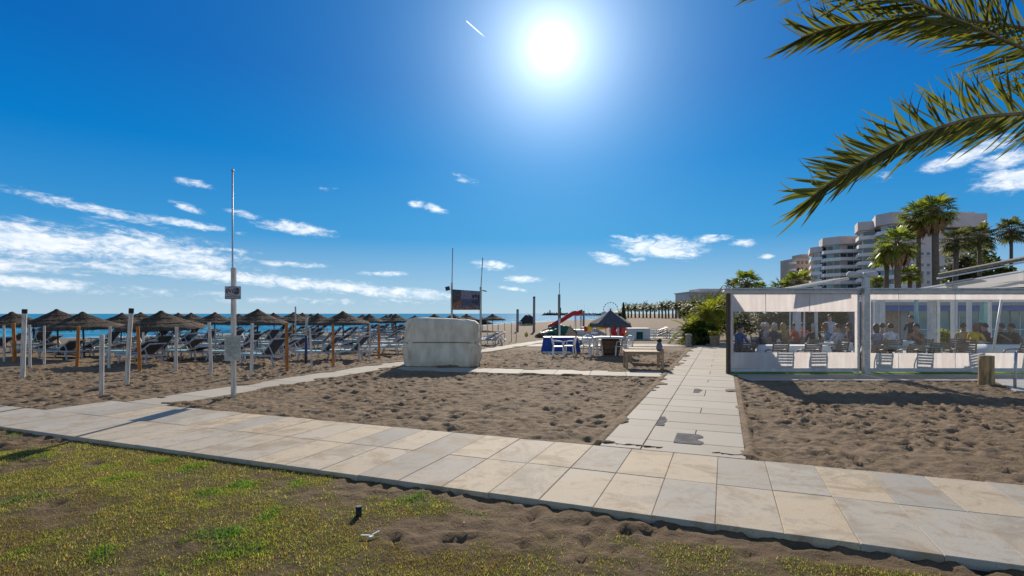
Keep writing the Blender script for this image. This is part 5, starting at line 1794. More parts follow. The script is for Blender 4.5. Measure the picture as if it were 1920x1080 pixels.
# inner columns
for px, d, w, mt in [(1494, 22.5, .29, 'frame'), (1481.5, 22.6, .06, 'white'), (1508, 22.6, .06, 'white'), (1530, 20.5, .12, 'galv'), (1651, 23, .30, 'frame'), (1639, 23, .08, 'white'), (1718, 21, .12, 'teal_glass'),
                     (1747, 24, .30, 'galv'), (1760, 23.5, .09, 'white'), (1785, 24.5, .10, 'white'), (1817, 22, .16, 'white'), (1856, 23, .12, 'white'), (1846, 25, .3, 'teal_glass')]:
    x = pxX(px, d)
    MB().box((x - CX, d - CY, 1.34), (w * .8, w * .8, 2.62)).build('column', M[mt], te)
fbox('inner_beam', 2.75, 20, 2.45, 2.60, 6.3, .15, M['white'])
fbox('inner_beam', 3.7, 20, 2.45, 2.60, 8.4, .15, M['white'])

def canopy_sheet(name, label, pts_front, pts_back, th, mat, arms=(), cat='awning'):
    """sheet between a front edge and a back edge"""
    o = thing(name, label, cat, pts_front[0])
    o0 = Vector(pts_front[0]); mb = MB()
    for i in range(len(pts_front) - 1):
        a, b, c, d = Vector(pts_front[i]) - o0, Vector(pts_front[i + 1]) - o0, Vector(pts_back[i + 1]) - o0, Vector(pts_back[i]) - o0
        u_ = Vector((0, 0, th))
        mb.add([a, b, c, d, a + u_, b + u_, c + u_, d + u_], [(3, 2, 1, 0), (4, 5, 6, 7), (0, 1, 5, 4), (1, 2, 6, 5), (2, 3, 7, 6), (3, 0, 4, 7)])
    mb.build('sheet', mat, o)
    for f in arms:
        q0 = (Vector(pts_front[0]) - o0).lerp(Vector(pts_back[0]) - o0, f); q1 = (Vector(pts_front[-1]) - o0).lerp(Vector(pts_back[-1]) - o0, f)
        MB().bar(q0 - Vector((0, 0, .04)), q1 - Vector((0, 0, .04)), .05, .05).build('arm', M['white'], o)
    return o
M['fabric'] = bpy.data.materials.new('awning_fabric'); M['fabric'].use_nodes = True
t = NT(M['fabric'].node_tree); p = t.n['Principled BSDF']; p.inputs['Base Color'].default_value = (.82, .81, .79, 1); p.inputs['Roughness'].default_value = .8
tr = t.node('ShaderNodeBsdfTranslucent'); tr.inputs[0].default_value = (.84, .82, .79, 1); ms = t.node('ShaderNodeMixShader'); ms.inputs[0].default_value = .72
t.l.new(p.outputs[0], ms.inputs[1]); t.l.new(tr.outputs[0], ms.inputs[2]); t.l.new(ms.outputs[0], t.n['Material Output'].inputs[0])
P3 = lambda px, py, d: (pxX(px, d), d, zAt(py, d))
xl, xh = pxX(1486, 16.75), pxX(1592, 16.75)
canopy_sheet('folding_awning', 'white folding awning sloping from the double awning box', [(xl, 16.75, 2.70), (xh, 16.75, 3.03)], [(xl, 17.7, 2.70), (xh, 17.7, 3.03)], .02, M['fabric'], (0.02, .97))
o = thing('awning_box', 'double awning cassette mounted on top of the tall grey post', 'awning', (pxX(1617, 16.45), 16.45, 3.02))
for s in (-1, 1):
    MB().tube([(s * .03, 0, .06), (s * .40, 0, .09), (s * .46, 0, .085)], [.09, .10, .06], 12).build('cassette', M['offwhite'], o, True)
MB().box((0, 0, .03), (.16, .16, .06)).build('bracket', M['galv'], o)
def px_sheet(name, label, front, back, th, mat, arms=()):
    return canopy_sheet(name, label, [P3(*q) for q in front], [P3(*q) for q in back], th, mat, arms, 'roof')
px_sheet('terrace_roof', 'long white fabric roof rising over the open terrace side', [(1702, 545, 22), (1920, 507, 22), (2080, 480, 22)], [(1702, 548, 27.5), (1920, 538, 27.5), (2080, 531, 27.5)], .03, M['fabric'], (0.0, .5))
px_sheet('reed_roof', 'reed covered sloping roof above the white terrace roof', [(1759, 520, 27.2), (1920, 489, 27.2), (2080, 458, 27.2)], [(1759, 518, 28.4), (1920, 486, 28.4), (2080, 454, 28.4)], .16, M['thatch_roof'])
px_sheet('roof_edge', 'white metal flashing along the lower edge of the reed roof', [(1756, 524, 27.0), (1920, 493.5, 27.0), (2080, 463, 27.0)], [(1756, 523, 27.5), (1920, 492.5, 27.5), (2080, 462, 27.5)], .06, M['roof_metal'])
px_sheet('roof_hatch', 'grey tilted roof panel lying on the white terrace roof', [(1772, 532, 21.9), (1822, 523, 21.9)], [(1776, 540, 22.6), (1850, 528, 22.6)], .04, M['frame'])
for px, d, y in ((1790, 22.3, 528), (1935, 22.3, 503), (1790, 27.2, 541), (1960, 27.2, 531)):
    x = pxX(px, d); zz = zAt(y, d) - .12; MB().box((x - CX, d - CY, zz / 2), (.14, .14, zz)).build('column', M['white'], te)
# pole of the slanting parasol inside
a = Vector(P3(1862, 662, 17.6)); b = Vector(P3(1879, 556, 17.6))
o = thing('slanted_pole', 'white perforated pole leaning inside the terrace', 'pole', (a.x, a.y, 0))
dirp = (b - a).normalized(); bot = a - dirp * (a.z / dirp.z)
o.location = (bot.x, bot.y, 0.03)
MB().tube([(0, 0, 0), b - bot], .035, 8).build('tube', M['white'], o, True)
MB().lathe([(.2, 0), (.2, .04), (.05, .06)], 16).build('base', M['dark'], o)

# restaurant building behind
rb = thing('restaurant_building', 'low restaurant building with teal glazing and a blue awning behind the terrace', 'building', (18, 35.5, 0))
w = MB(); w.box((13.3, 2.5, 1.45), (15, 5, 2.9)); w.build('wall', M['terrace_wall'], rb)
MB().box((13.3, 2.5, 2.98), (15.6, 5.6, .16)).build('roof', M['white'], rb)
for k in range(7):
    x = 9.0 + k * 1.35
    f = MB().box((x, -.03, 1.25), (1.2, .05, 1.7)).build('window', M['teal_glass'], rb)
    MB().box((x, -.065, 1.25), (.05, .03, 1.7)).build('mullion', M['white'], f); MB().box((x, -.067, .85), (1.2, .03, .05)).build('transom', M['white'], f)
MB().box((7.1, -.03, 1.2), (1.5, .05, 2.2)).build('door', M['terracotta'], rb)
aw = MB(); aw.add([(6.2, -.05, 2.45), (19, -.05, 2.45), (19, -1.2, 2.12), (6.2, -1.2, 2.12), (6.2, -.05, 2.41), (19, -.05, 2.41), (19, -1.2, 2.08), (6.2, -1.2, 2.08)], [(0, 1, 2, 3), (7, 6, 5, 4), (3, 2, 6, 7), (0, 3, 7, 4), (1, 5, 6, 2)])
aw.build('awning', M['blue_awning'], rb)

# terrace chairs, tables and guests
def terrace_chair():
    r = thing('terrace_chair', '', 'chair')
    MB().box((0, 0, .43), (.48, .46, .035)).build('seat', M['brown_chair'], r, bevel=.008)
    for k in range(5):
        z = .53 + k * .078; y = -.22 - (z - .44) * .22
        MB().box((0, y, z), (.46, .02, .055), Matrix.Rotation(-.2, 3, 'X')).build('back_slat', M['brown_chair'], r)
    for s in (-1, 1):
        MB().bar((s * .245, -.20, .42), (s * .245, -.315, .90), .04, .03).build('back_post', M['brown_chair'], r)
        MB().tube([(s * .26, -.27, .70), (s * .27, -.05, .70), (s * .27, .14, .66), (s * .26, .22, .45)], .022, 6).build('armrest', M['brown_chair'], r, True)
        for sy in (-1, 1):
            MB().bar((s * .225, sy * .20, .42), (s * .25, sy * .24, 0), .045, .045).build('leg', M['brown_chair'], r)
    return r
tc0 = terrace_chair(); tcf = [True]
def put_tchair(x, y, rz, label, group=None):
    o = tc0 if tcf[0] else copy_tree(tc0)
    tcf[0] = False
    o.location = (x, y, .045); o.rotation_euler = (0, 0, rz)
    if 'group' in o: del o['group']
    return tag(o, label, 'chair', group)
for px, d, rz, lab in [(1455, 17.15, 0.03, 'slatted brown chair, back to the screen, by the corner post'), (1516, 17.15, -.03, 'slatted brown chair, back to the screen, in the middle of the corner bay'),
                       (1637, 17.05, .05, 'slatted brown chair right behind the tall awning post'), (1704, 17.2, 0.1, 'slatted brown chair, back to the screen, before the glass topped table'),
                       (1806, 17.2, -.45, 'slatted brown chair turned askew near the log bollard'), (1740, 18.3, .2, 'slatted brown chair at the far side of the glass topped table'),
                       (1765, 18.0, -.5, 'slatted brown chair between the glass topped table and the askew chair'), (1905, 17.2, 1.4, 'slatted brown chair seen sideways by the leaning pole'), (1394, 18.4, .2, 'slatted brown chair of the guest by the corner post')]:
    put_tchair(pxX(px, d), d, rz, lab)

def cloth_table(px, d, L, Wd, rz, label, clothed=True):
    o = thing('dining_table', label, 'table', (pxX(px, d), d, .045), rz)
    MB().box((0, 0, .735), (L, Wd, .03)).build('top', M['white_plastic'] if clothed else M['teal_glass'], o)
    for sx in (-1, 1):
        for sy in (-1, 1):
            MB().box((sx * (L / 2 - .08), sy * (Wd / 2 - .08), .36), (.06, .06, .72)).build('leg', M['galv'], o)
    if clothed:
        c = MB(); n = 48
        for z, f in ((.754, 1.0), (.60, 1.03), (.45, 1.06)):
            for k in range(n):
                a = 2 * math.pi * k / n; cc, s = math.cos(a), math.sin(a); e = .22
                wv2 = 1 + .02 * math.sin(k * 1.9) * (z < .7)
                c.v.append(((L / 2 + .02) * f * wv2 * math.copysign(abs(cc) ** e, cc), (Wd / 2 + .02) * f * wv2 * math.copysign(abs(s) ** e, s), z))
        for i in range(2):
            for k in range(n):
                k2 = (k + 1) % n
                c.f.append((i * n + k2, i * n + k, (i + 1) * n + k, (i + 1) * n + k2)); c.m.append(0)
        c.f.append(tuple(range(n))); c.m.append(0)
        c.build('tablecloth', M['white_cloth'], o, True)
    return o
cloth_table(1488, 18.5, 2.1, .85, 0, 'long white clothed table behind the screen in the corner bay')
cloth_table(1557, 20.6, 1.2, .9, .1, 'white clothed table beside the guest in a pale grey shirt')
cloth_table(1712, 18.1, 1.5, .85, 0, 'bare glass topped table behind the screen by the tall post', False)
cloth_table(1886, 18.6, 1.9, .85, 0, 'white clothed table by the leaning white pole')
cloth_table(1455, 22.9, 2.4, .8, 0, 'white clothed table with the row of grey haired guests')
cloth_table(1668, 21.6, 1.6, .8, 0, 'white clothed table before the guests beside the blue grey column')
cloth_table(1846, 21.2, 2.0, .8, 0, 'white clothed table of the guest in a yellow top')
dk = (0.03, 0.03, 0.04)
guests = [  # px, d, facing deg, label, shirt, legs, hair, long, pose
    (1384, 19.4, -70, 'seated guest in a mid blue shirt by the corner post', (.10, .16, .30), dk, 'black', 0, 0),
    (1427, 22.2, -80, 'seated grey haired guest in a black top at the end of the row', (.03, .03, .035), dk, 'grey', 0, 0),
    (1437, 22.0, -80, 'seated grey haired guest in a pale top inside the row', (.35, .37, .40), dk, 'grey', 0, 1),
    (1448, 21.5, -75, 'seated bald looking guest in a navy sweater', (.025, .03, .07), dk, 'grey', 0, 0),
    (1472, 21.4, 10, 'seated blond guest in an olive yellow top', (.30, .21, .07), dk, 'blond', 1, 0),
    (1496, 22.4, 30, 'seated dark haired guest in an orange red shirt', (.55, .10, .03), dk, 'black', 0, 0),
    (1508, 22.9, -20, 'seated dark haired guest in a red top leaning forward', (.45, .08, .04), dk, 'black', 0, 2),
    (1526, 20.6, -10, 'broad seated guest in a black jacket behind the thin grey column', (.015, .017, .022), dk, 'grey', 0, 1),
    (1560, 21.4, 60, 'seated brown haired guest in a teal blue top', (.05, .20, .30), dk, 'red', 1, 2),
    (1571, 19.9, 15, 'seated brown haired guest in a pale grey shirt, back to the screen', (.42, .42, .46), dk, 'brown', 0, 1),
    (1598, 21.3, 80, 'seated guest in a dark patterned blouse by the tall post', (.10, .08, .10), dk, 'brown', 1, 0),
    (1643, 19.6, 5, 'seated guest in a lilac grey shirt behind the tall post', (.28, .27, .36), dk, 'brown', 1, 1),
    (1655, 20.9, -30, 'seated guest in a tan top between the lilac and white shirts', (.35, .25, .18), dk, 'brown', 0, 0),
    (1672, 20.2, -15, 'seated guest in a white shirt, dark hair, by the glass topped table', (.62, .62, .62), dk, 'black', 0, 0),
    (1728, 20.4, 100, 'seated guest in a brown top beside the teal column', (.20, .12, .08), dk, 'black', 0, 2),
    (1801, 21.0, -60, 'seated guest in a sand coloured top leaning over the table', (.42, .32, .15), dk, 'brown', 0, 2),
    (1826, 20.4, -70, 'seated auburn haired guest in a bright yellow top', (.65, .42, .02), dk, 'red', 1, 0),
    (1841, 21.9, -20, 'seated guest in a dark purple top behind the yellow top', (.08, .05, .10), dk, 'brown', 1, 0),
    (1853, 20.9, 20, 'seated guest in a maroon top by the leaning pole', (.13, .05, .06), dk, 'black', 0, 0),
    (1878, 20.6, 10, 'seated guest in a black sweater beside the leaning pole', (.03, .025, .03), dk, 'brown', 0, 1),
    (1897, 20.9, -30, 'seated auburn haired guest in a moss green cardigan', (.10, .10, .06), dk, 'red', 1, 0),
    (1913, 20.0, 50, 'seated guest in a dark brown coat leaning to the table', (.06, .035, .03), dk, 'black', 0, 2)]
for (px, d, ry, lab, sh, lg_, hr, lo, ps) in guests:
    x = pxX(px, d)
    person(Vector((x, d, .045)), R(ry), lab, sh, lg_, hr, bool(lo), True, ps, 1.06, tan=(ps == 2))
    put_tchair(x - 0.02 * math.sin(R(ry)), d + .04, R(ry), 'brown slatted chair with a guest sitting on it', 'chairs under the guests')
person(Vector((pxX(1556, 23.2), 23.2, .045)), R(150), 'waiter in a pale blue shirt standing behind the guests', (.40, .46, .58), dk, 'black', seat=False, v=0, sc=1.02)
person(Vector((pxX(1709, 22.2), 22.2, .045)), R(120), 'waiter dressed in black standing by the teal column', (.02, .02, .025), dk, 'black', seat=False, v=0, sc=1.0, tan=True)

# ------------------------------------------------------------------ vegetation builders
def pinnate(mb, base, d0, length, droop, nl, ll, w, roll=0.0, rmat=1, lmat=0, seg=9, stem=.02):
    """one feather leaf: rachis plus leaflets"""
    d0 = Vector(d0).normalized(); pts = [Vector(base)]; dirs = []
    d_ = d0.copy()
    for k in range(seg):
        dirs.append(d_.copy()); pts.append(pts[-1] + d_ * (length / seg))
        d_ = (d_ + Vector((0, 0, -droop / seg))).normalized()
    dirs.append(d_)
    mb.tube(pts, [stem * (1 - .75 * i / seg) for i in range(seg + 1)], 4, rmat, cap=False)
    for k in range(nl):
        f = .12 + .88 * k / (nl - 1)
        x = f * seg; i = min(int(x), seg - 1); q = pts[i].lerp(pts[i + 1], x - i); tg = dirs[i]
        sv = tg.cross(Vector((0, 0, 1)))
        if sv.length < .05: sv = Vector((1, 0, 0))
        sv.normalize(); up = sv.cross(tg)
        L = ll * (math.sin(math.pi * (.12 + .80 * f)) ** .6) * random.uniform(.85, 1.1)
        for s in (-1, 1):
            dl = (tg * .55 + sv * s * .8 + up * (.25 - roll) + Vector((0, 0, random.uniform(-.25, .05)))).normalized()
            e = q + dl * L + Vector((0, 0, -.18 * L)); md = q + dl * L * .5
            wv_ = tg * w
            mb.add([q - wv_ * .4, q + wv_ * .4, md + wv_, e, md - wv_], [(0, 1, 2, 4), (4, 2, 3)], lmat)


def feather_palm(name, label, loc, trunk_h, trunk_r, nf, fl, ll, w, mats, seed, group=None, cat='palm tree', nl=16, bare=False):
    random.seed(seed)
    o = thing(name, label, cat, loc, 0, group)
    lx, ly = random.uniform(-.05, .05) * trunk_h, random.uniform(-.05, .05) * trunk_h
    if trunk_h > .3:
        MB().tube([(0, 0, -.2), (lx * .3, ly * .3, trunk_h * .4), (lx, ly, trunk_h)], [trunk_r * 1.25, trunk_r, trunk_r * .85], 8).build('trunk', M['palm_trunk'], o, True)
    c = MB()
    for k in range(nf):
        a = k * 2.39996 + random.uniform(-.2, .2); el_ = R(80) - (k / nf) ** .8 * R(105) + random.uniform(-.1, .1)
        d_ = Vector((math.cos(a) * math.cos(el_), math.sin(a) * math.cos(el_), math.sin(el_)))
        pinnate(c, (lx, ly, trunk_h), d_, fl * random.uniform(.8, 1.1), 1.3, nl, ll, w, seg=6, stem=fl * .012)
    c.build('crown', mats, o)
    return o


def fan_crown(nl, Rr, seed, up=75, dn=-40):
    random.seed(seed); c = MB()
    for k in range(nl):
        a = k * 2.39996 + random.uniform(-.25, .25)
        f = k / nl
        el_ = R(up) - f ** .85 * R(up - dn) + random.uniform(-.12, .12)
        d_ = Vector((math.cos(a) * math.cos(el_), math.sin(a) * math.cos(el_), math.sin(el_)))
        pl_ = Rr * random.uniform(.45, .6)
        hub = d_ * pl_ + Vector((0, 0, -.10 * pl_ * pl_))
        c.tube([(0, 0, 0), tuple(d_ * pl_ * .5), tuple(hub)], [.05 * Rr * .6, .03 * Rr * .6, .018], 4, 1, cap=False)
        fwd = (d_ + Vector((0, 0, -.28))).normalized()
        sv = fwd.cross(Vector((0, 0, 1))); sv = sv.normalized() if sv.length > .05 else Vector((1, 0, 0))
        up_ = sv.cross(fwd)
        nsg = 15
        for i in range(nsg):
            b = R(-105) + R(210) * i / (nsg - 1)
            dr = (fwd * math.cos(b) + sv * math.sin(b) + up_ * random.uniform(-.08, .1)).normalized()
            L = Rr * random.uniform(.42, .56) * (1 - .20 * abs(b) / 1.8)
            dp = Vector((0, 0, -random.uniform(.10, .30) * L))
            pw = dr.cross(up_).normalized() * L * .085
            md = hub + dr * L * .55
            c.add([hub, md - pw + up_ * .02, md + pw + up_ * .02, hub + dr * L + dp], [(0, 1, 2), (1, 3, 2)], 0)
    return c


def fan_palm(label, px, py_top, d, Rr, seed, trunk_r=.22, skirt=True, group=None, base=None, lean=0.0, dark=False, nl=36):
    random.seed(seed)
    x = pxX(px, d); g = Vector((x, d, TZ(x, d) if base is None else base))
    ztop = zAt(py_top, d) - Rr * .80 - g.z
    o = thing('fan_palm', label, 'palm tree', g, 0, group)
    lx = lean * ztop
    pts = [(-lx, 0, -.2), (-lx * .6, 0, ztop * .35), (-lx * .2, 0, ztop * .7), (0, 0, ztop)]
    MB().tube(pts, [trunk_r * 1.35, trunk_r, trunk_r * .92, trunk_r * .85], 12).build('trunk', M['palm_trunk'], o, True)
    cr = fan_crown(nl, Rr, seed).build('crown', [M['fan_dark'] if dark else M['fan'], M['rachis']], o); cr.location = (0, 0, ztop)
    if skirt:
        s = MB()
        for k in range(150):
            a = random.uniform(0, 6.28); z = ztop - random.uniform(.0, .25) * Rr; L = random.uniform(.5, .95) * Rr
            r0 = trunk_r * .8; r1 = trunk_r + Rr * random.uniform(.12, .34)
            wv_ = .06 * Rr
            ca, sa = math.cos(a), math.sin(a)
            s.add([(r0 * ca, r0 * sa, z), (r1 * ca - wv_ * sa, r1 * sa + wv_ * ca, z - L * .55), (r1 * ca + wv_ * sa, r1 * sa - wv_ * ca, z - L * .55), ((r1 * .8) * ca, (r1 * .8) * sa, z - L)], [(0, 1, 2), (1, 3, 2)])
        s.build('dead_leaf_skirt', M['dead_leaf'], o)
    return o


def leafy(name, label, loc, size, n, mats, seed, cat='bush', trunk=True, leaf=.16, group=None):
    random.seed(seed)
    o = thing(name, label, cat, loc, 0, group)
    sx, sy, sz = size
    lobes = [(random.uniform(-.55, .55) * sx, random.uniform(-.5, .5) * sy, sz * random.uniform(.35, .8), random.uniform(.28, .48)) for _ in range(9)]
    if trunk:
        tk = MB(); tk.tube([(0, 0, -.1), (.03 * sx, 0, sz * .35), (.0, 0, sz * .6)], [sx * .07, sx * .05, sx * .02], 8)
        tk.build('trunk', M['bark'], o, True)
        for lo in lobes[:5]:
            MB().tube([(0.02 * sx, 0, sz * .3), (lo[0] * .6, lo[1] * .6, lo[2] * .8), (lo[0], lo[1], lo[2])], [sx * .035, sx * .02, sx * .008], 5).build('limb', M['bark'], o)
    c = MB()
    for k in range(n):
        lo = random.choice(lobes)
        v = Vector((random.gauss(0, 1), random.gauss(0, 1), random.gauss(0, 1))).normalized() * (random.random() ** .35)
        q = Vector((lo[0] + v.x * lo[3] * sx, lo[1] + v.y * lo[3] * sy, max(.02, lo[2] + v.z * lo[3] * sz * .75)))
        a = Vector((random.uniform(-1, 1), random.uniform(-1, 1), random.uniform(-.6, .6))).normalized(); b = a.cross(Vector((random.uniform(-1, 1), random.uniform(-1, 1), random.uniform(-1, 1)))).normalized()
        L = leaf * random.uniform(.6, 1.3)
        c.add([q - a * L, q + b * L * .45, q + a * L, q - b * L * .45], [(0, 1, 2, 3)])
    c.build('crown', mats, o)
    return o


# bush of palms at the end of the walkway, planter, hedge
FM = [M['fan'], M['rachis']]; FB = [M['leaf_bright'], M['rachis']]
d = 33.0
feather_palm('bush_palm', 'low bushy palm with arching yellow green leaves at the end of the walkway', (pxX(1296, d), d, 0), .55, .12, 30, 1.75, .48, .032, FB, 51, nl=22)
feather_palm('bush_palm', 'taller bushy palm with a thin pale stem behind the low bushy palm', (pxX(1322, d + 1), d + 1, 0), 1.75, .09, 30, 1.5, .45, .032, FB, 52, nl=20)
feather_palm('bush_palm', 'bushy palm leaning against the terrace side screens', (pxX(1343, d + 2), d + 2, 0), 2.1, .10, 28, 1.5, .45, .032, FB, 53, nl=20)
leafy('shrub', 'dark leafy shrub beneath the bushy palms', (pxX(1313, d - .5), d - .5, 0), (1.2, .7, 1.5), 2600, M['leaf'], 54, leaf=.10)
leafy('shrub', 'yellow flecked shrub growing up behind the bushy palms', (pxX(1330, d + 2.5), d + 2.5, 0), (1.3, .8, 2.3), 2600, M['leaf_bright'], 55, leaf=.11)
leafy('agave', 'blue green spiky plant at the foot of the bushy palms', (pxX(1316, d - 1.3), d - 1.3, 0), (.7, .5, .5), 500, M['leaf_dark'], 56, leaf=.14, trunk=False)
o = thing('planter', 'square stone planter with yellow flowers at the terrace side', 'planter', (pxX(1345, 31.0) - .15, 31.0, 0))
MB().lathe([(.26, 0), (.30, .5), (.33, .55), (.33, .62), (.26, .62)], 4).build('pot', M['terracotta'], o)
pl_ = MB(); random.seed(8)
for k in range(220):
    q = Vector((random.gauss(0, .17), random.gauss(0, .17), .66 + random.random() * .22)); a = Vector((random.uniform(-1, 1), random.uniform(-1, 1), random.uniform(-1, 1))).normalized() * .06; b = a.cross(Vector((0, .3, 1))).normalized() * .04
    pl_.add([q - a, q + b, q + a, q - b], [(0, 1, 2, 3)])
pl_.build('flowers', M['flower'], o)
leafy('hedge', 'dark green hedge seen through the corner bay of the terrace', (pxX(1470, 38), 38.5, 0), (7.0, 1.2, 2.6), 9000, M['leaf_dark'], 57, leaf=.13, trunk=False, cat='hedge')
leafy('hedge', 'dark hedge behind the tall awning post', (pxX(1585, 38), 39, 0), (4.0, 1.2, 2.6), 6000, M['leaf_dark'], 58, leaf=.13, trunk=False, cat='hedge')
leafy('shrub', 'bright green leafy plant inside the terrace under the blue awning', (pxX(1795, 26), 26, 0), (1.5, .5, 1.1), 1500, M['leaf_bright'], 59, leaf=.12)

# fan palms and trees above the roofs
fan_palm('tallest fan palm, slim paired trunk on the hotel side', 1722, 372, 52, 2.15, 61, .22)
fan_palm('tall fan palm with a thick pale trunk touching the tallest palm', 1753, 362, 50, 2.15, 62, .30, lean=-.015)
fan_palm('medium fan palm with a big brown skirt in front of the hotel balconies', 1683, 424, 46, 2.0, 63, .26)
fan_palm('low ragged fan palm beside the palm with the brown skirt', 1662, 452, 48, 1.6, 64, .20, skirt=False)
fan_palm('small fan palm standing in front of the windowed hotel wall', 1706, 496, 47, 1.2, 65, .18, skirt=False)
fan_palm('round headed fan palm over the reed roof', 1793, 424, 58, 2.0, 66, .28, skirt=False, lean=.03, dark=True)
fan_palm('round headed fan palm with a slim dark trunk right of its twin', 1836, 416, 60, 2.1, 67, .22, skirt=False, lean=-.02, dark=True)
fan_palm('lone fan palm standing clear of the hotel against the sky', 1896, 406, 66, 2.2, 68, .20, skirt=False, dark=True)
fan_palm('fan palm rising above the terrace beam on its own', 1400, 503, 62, 2.3, 71, .3, skirt=False)
fan_palm('small dark fan palm left of the palm above the terrace beam', 1374, 522, 66, 1.5, 72, .2, skirt=False, dark=True)
fan_palm('small fan palm tucked at the right of the palm above the terrace beam', 1426, 526, 64, 1.3, 73, .2, skirt=False)
fan_palm('broad fan palm in front of the brown block', 1497, 502, 60, 2.2, 74, .28, skirt=False)
fan_palm('lower fan palm between the brown block and the lone beam palm', 1466, 520, 62, 1.9, 75, .26, skirt=False)
fan_palm('small fan palm peeping over the folding awning', 1645, 516, 58, 1.4, 76, .2, skirt=False)
leafy('tree', 'dark spreading tree behind the round headed palms', (pxX(1812, 64), 64, 0), (3.6, 3, 8.6), 5200, M['leaf_dark'], 81, cat='tree', leaf=.30)
leafy('tree', 'brownish spreading tree at the hotel foot over the reed roof', (pxX(1865, 66), 66, 0), (4.2, 3, 9.2), 6000, M['leaf'], 82, cat='tree', leaf=.30)
leafy('tree', 'dark tree crown peeping over the reed roof below the lone palm', (pxX(1925, 66), 66, 0), (3.2, 3, 8.0), 4200, M['leaf_dark'], 83, cat='tree', leaf=.30)
# row of far palms along the promenade, and mixed trees further right
random.seed(90)
row = []
x = 1172
while x < 1296:
    row.append(x); x += random.uniform(5.5, 8.5)
for i, px in enumerate(row):
    f = (px - 1172) / 124
    d = 245 - 35 * f + random.uniform(-14, 14)
    top = 573 - 9 * f + random.uniform(-2.5, 2.5)
    gx_ = pxX(px, d); hh = zAt(top, d)
    feather_palm('promenade_palm', 'date palm in the distant row along the beach promenade', (gx_, d, 0), hh - 1.6, .34, 24, 2.6, .9, .15, [M['fan_dark'], M['rachis']], 200 + i, 'distant row of date palms', nl=8)
for i, (px, top, d) in enumerate([(1300, 562, 120), (1313, 566, 112), (1326, 556, 118), (1337, 560, 108), (1347, 558, 112), (1290, 570, 130), (1357, 565, 105)]):
    feather_palm('promenade_palm', 'palm crown over the bushes before the long low building', (pxX(px, d), d, 0), zAt(top, d) - 1.0, .26, 26, 2.1, .75, .11, [M['fan_dark'], M['rachis']], 300 + i, 'palms before the low building', nl=9)
for i, (px, d, sz) in enumerate([(1282, 150, 3.4), (1300, 140, 4.2), (1318, 135, 4.0), (1338, 125, 4.2), (1356, 118, 4.0)]):
    leafy('tree', 'dark bushy tree in the clump before the long low building', (pxX(px, d), d, 0), (2.4, 2, sz), 1200, M['leaf_dark'], 320 + i, cat='tree', leaf=.34, group='clump of far trees')
o = thing('cypress', 'slim dark conical cypress at the start of the distant palm row', 'tree', GD(1169, 175))
c = MB(); random.seed(4)
for k in range(700):
    z = random.random() ** 1.2 * 5.2 + .2; r = (1 - (z - .2) / 5.4) * .95 * random.uniform(.5, 1.05); a = random.uniform(0, 6.28)
    q = Vector((r * math.cos(a), r * math.sin(a), z)); v = Vector((random.uniform(-1, 1), random.uniform(-1, 1), random.uniform(.2, 1))).normalized() * .35; b = v.cross(Vector((.3, 1, .2))).normalized() * .15
    c.add([q - v, q + b, q + v, q - b], [(0, 1, 2, 3)])
c.build('crown', M['leaf_dark'], o); MB().tube([(0, 0, -.2), (0, 0, 4.5)], [.15, .04], 6).build('trunk', M['bark'], o)

# ------------------------------------------------------------------ hotels
def block(parent, front, back_d, z0, floors, fh, roof_h, wall_mat, seed, over=1.3, par=1.0, pane_w=1.9, roof_over=1.6):
    """storeys of solid balcony parapets before recessed glazing; front = [(px, depth), ...] left to right"""
    random.seed(seed)
    P = [Vector((pxX(px, d), d, 0)) for px, d in front]
    n = len(P)
    back = [(P[-1].x * back_d / P[-1].y, back_d), (P[0].x * back_d / P[0].y, back_d)]
    core = [(p_.x, p_.y) for p_ in P] + back
    ztop = z0 + floors * fh
    MB().prism(core, z0 if z0 > 1 else 0, ztop).build('wall', wall_mat, parent)
    def offs(dist):
        out = []
        for i in range(n):
            tA = (P[min(i + 1, n - 1)] - P[max(i - 1, 0)]).normalized(); nn = Vector((tA.y, -tA.x, 0))
            out.append(P[i] + nn * dist)
        return out
    Q = offs(over); Q2 = offs(over - .15)
    for f in range(floors):
        zf = z0 + f * fh
        bl = MB(); bl.prism([(q.x, q.y) for q in Q] + [(p_.x, p_.y) for p_ in reversed(P)], zf - .25, zf)
        b_ = bl.build('balcony', M['balcony'], parent)
        pr_ = MB()
        pr_.prism([(q.x, q.y) for q in Q] + [(q.x, q.y) for q in reversed(Q2)], zf + .002, zf + par)
        pr_.build('parapet', M['balcony'], b_)
        for i in range(n - 1):
            a, b = P[i], P[i + 1]; seg = (b - a); L = seg.length; k = max(1, int(L / pane_w)); tA = seg.normalized(); nn = Vector((tA.y, -tA.x, 0))
            for j in range(k):
                if random.random() < .12: continue
                c = a + tA * (L * (j + .5) / k) + nn * .05
                rot = Matrix.Rotation(math.atan2(tA.y, tA.x), 3, 'Z')
                MB().box((c.x, c.y, zf + fh * .46), (L / k * .86, .06, fh * .74), rot).build('window', M[random.choice(['glass', 'glass', 'teal_glass'])], parent)
    Rf = offs(roof_over)
    MB().prism([(q.x, q.y) for q in Rf] + back, ztop + .01, ztop + roof_h).build('roof', wall_mat, parent)
    return ztop + roof_h


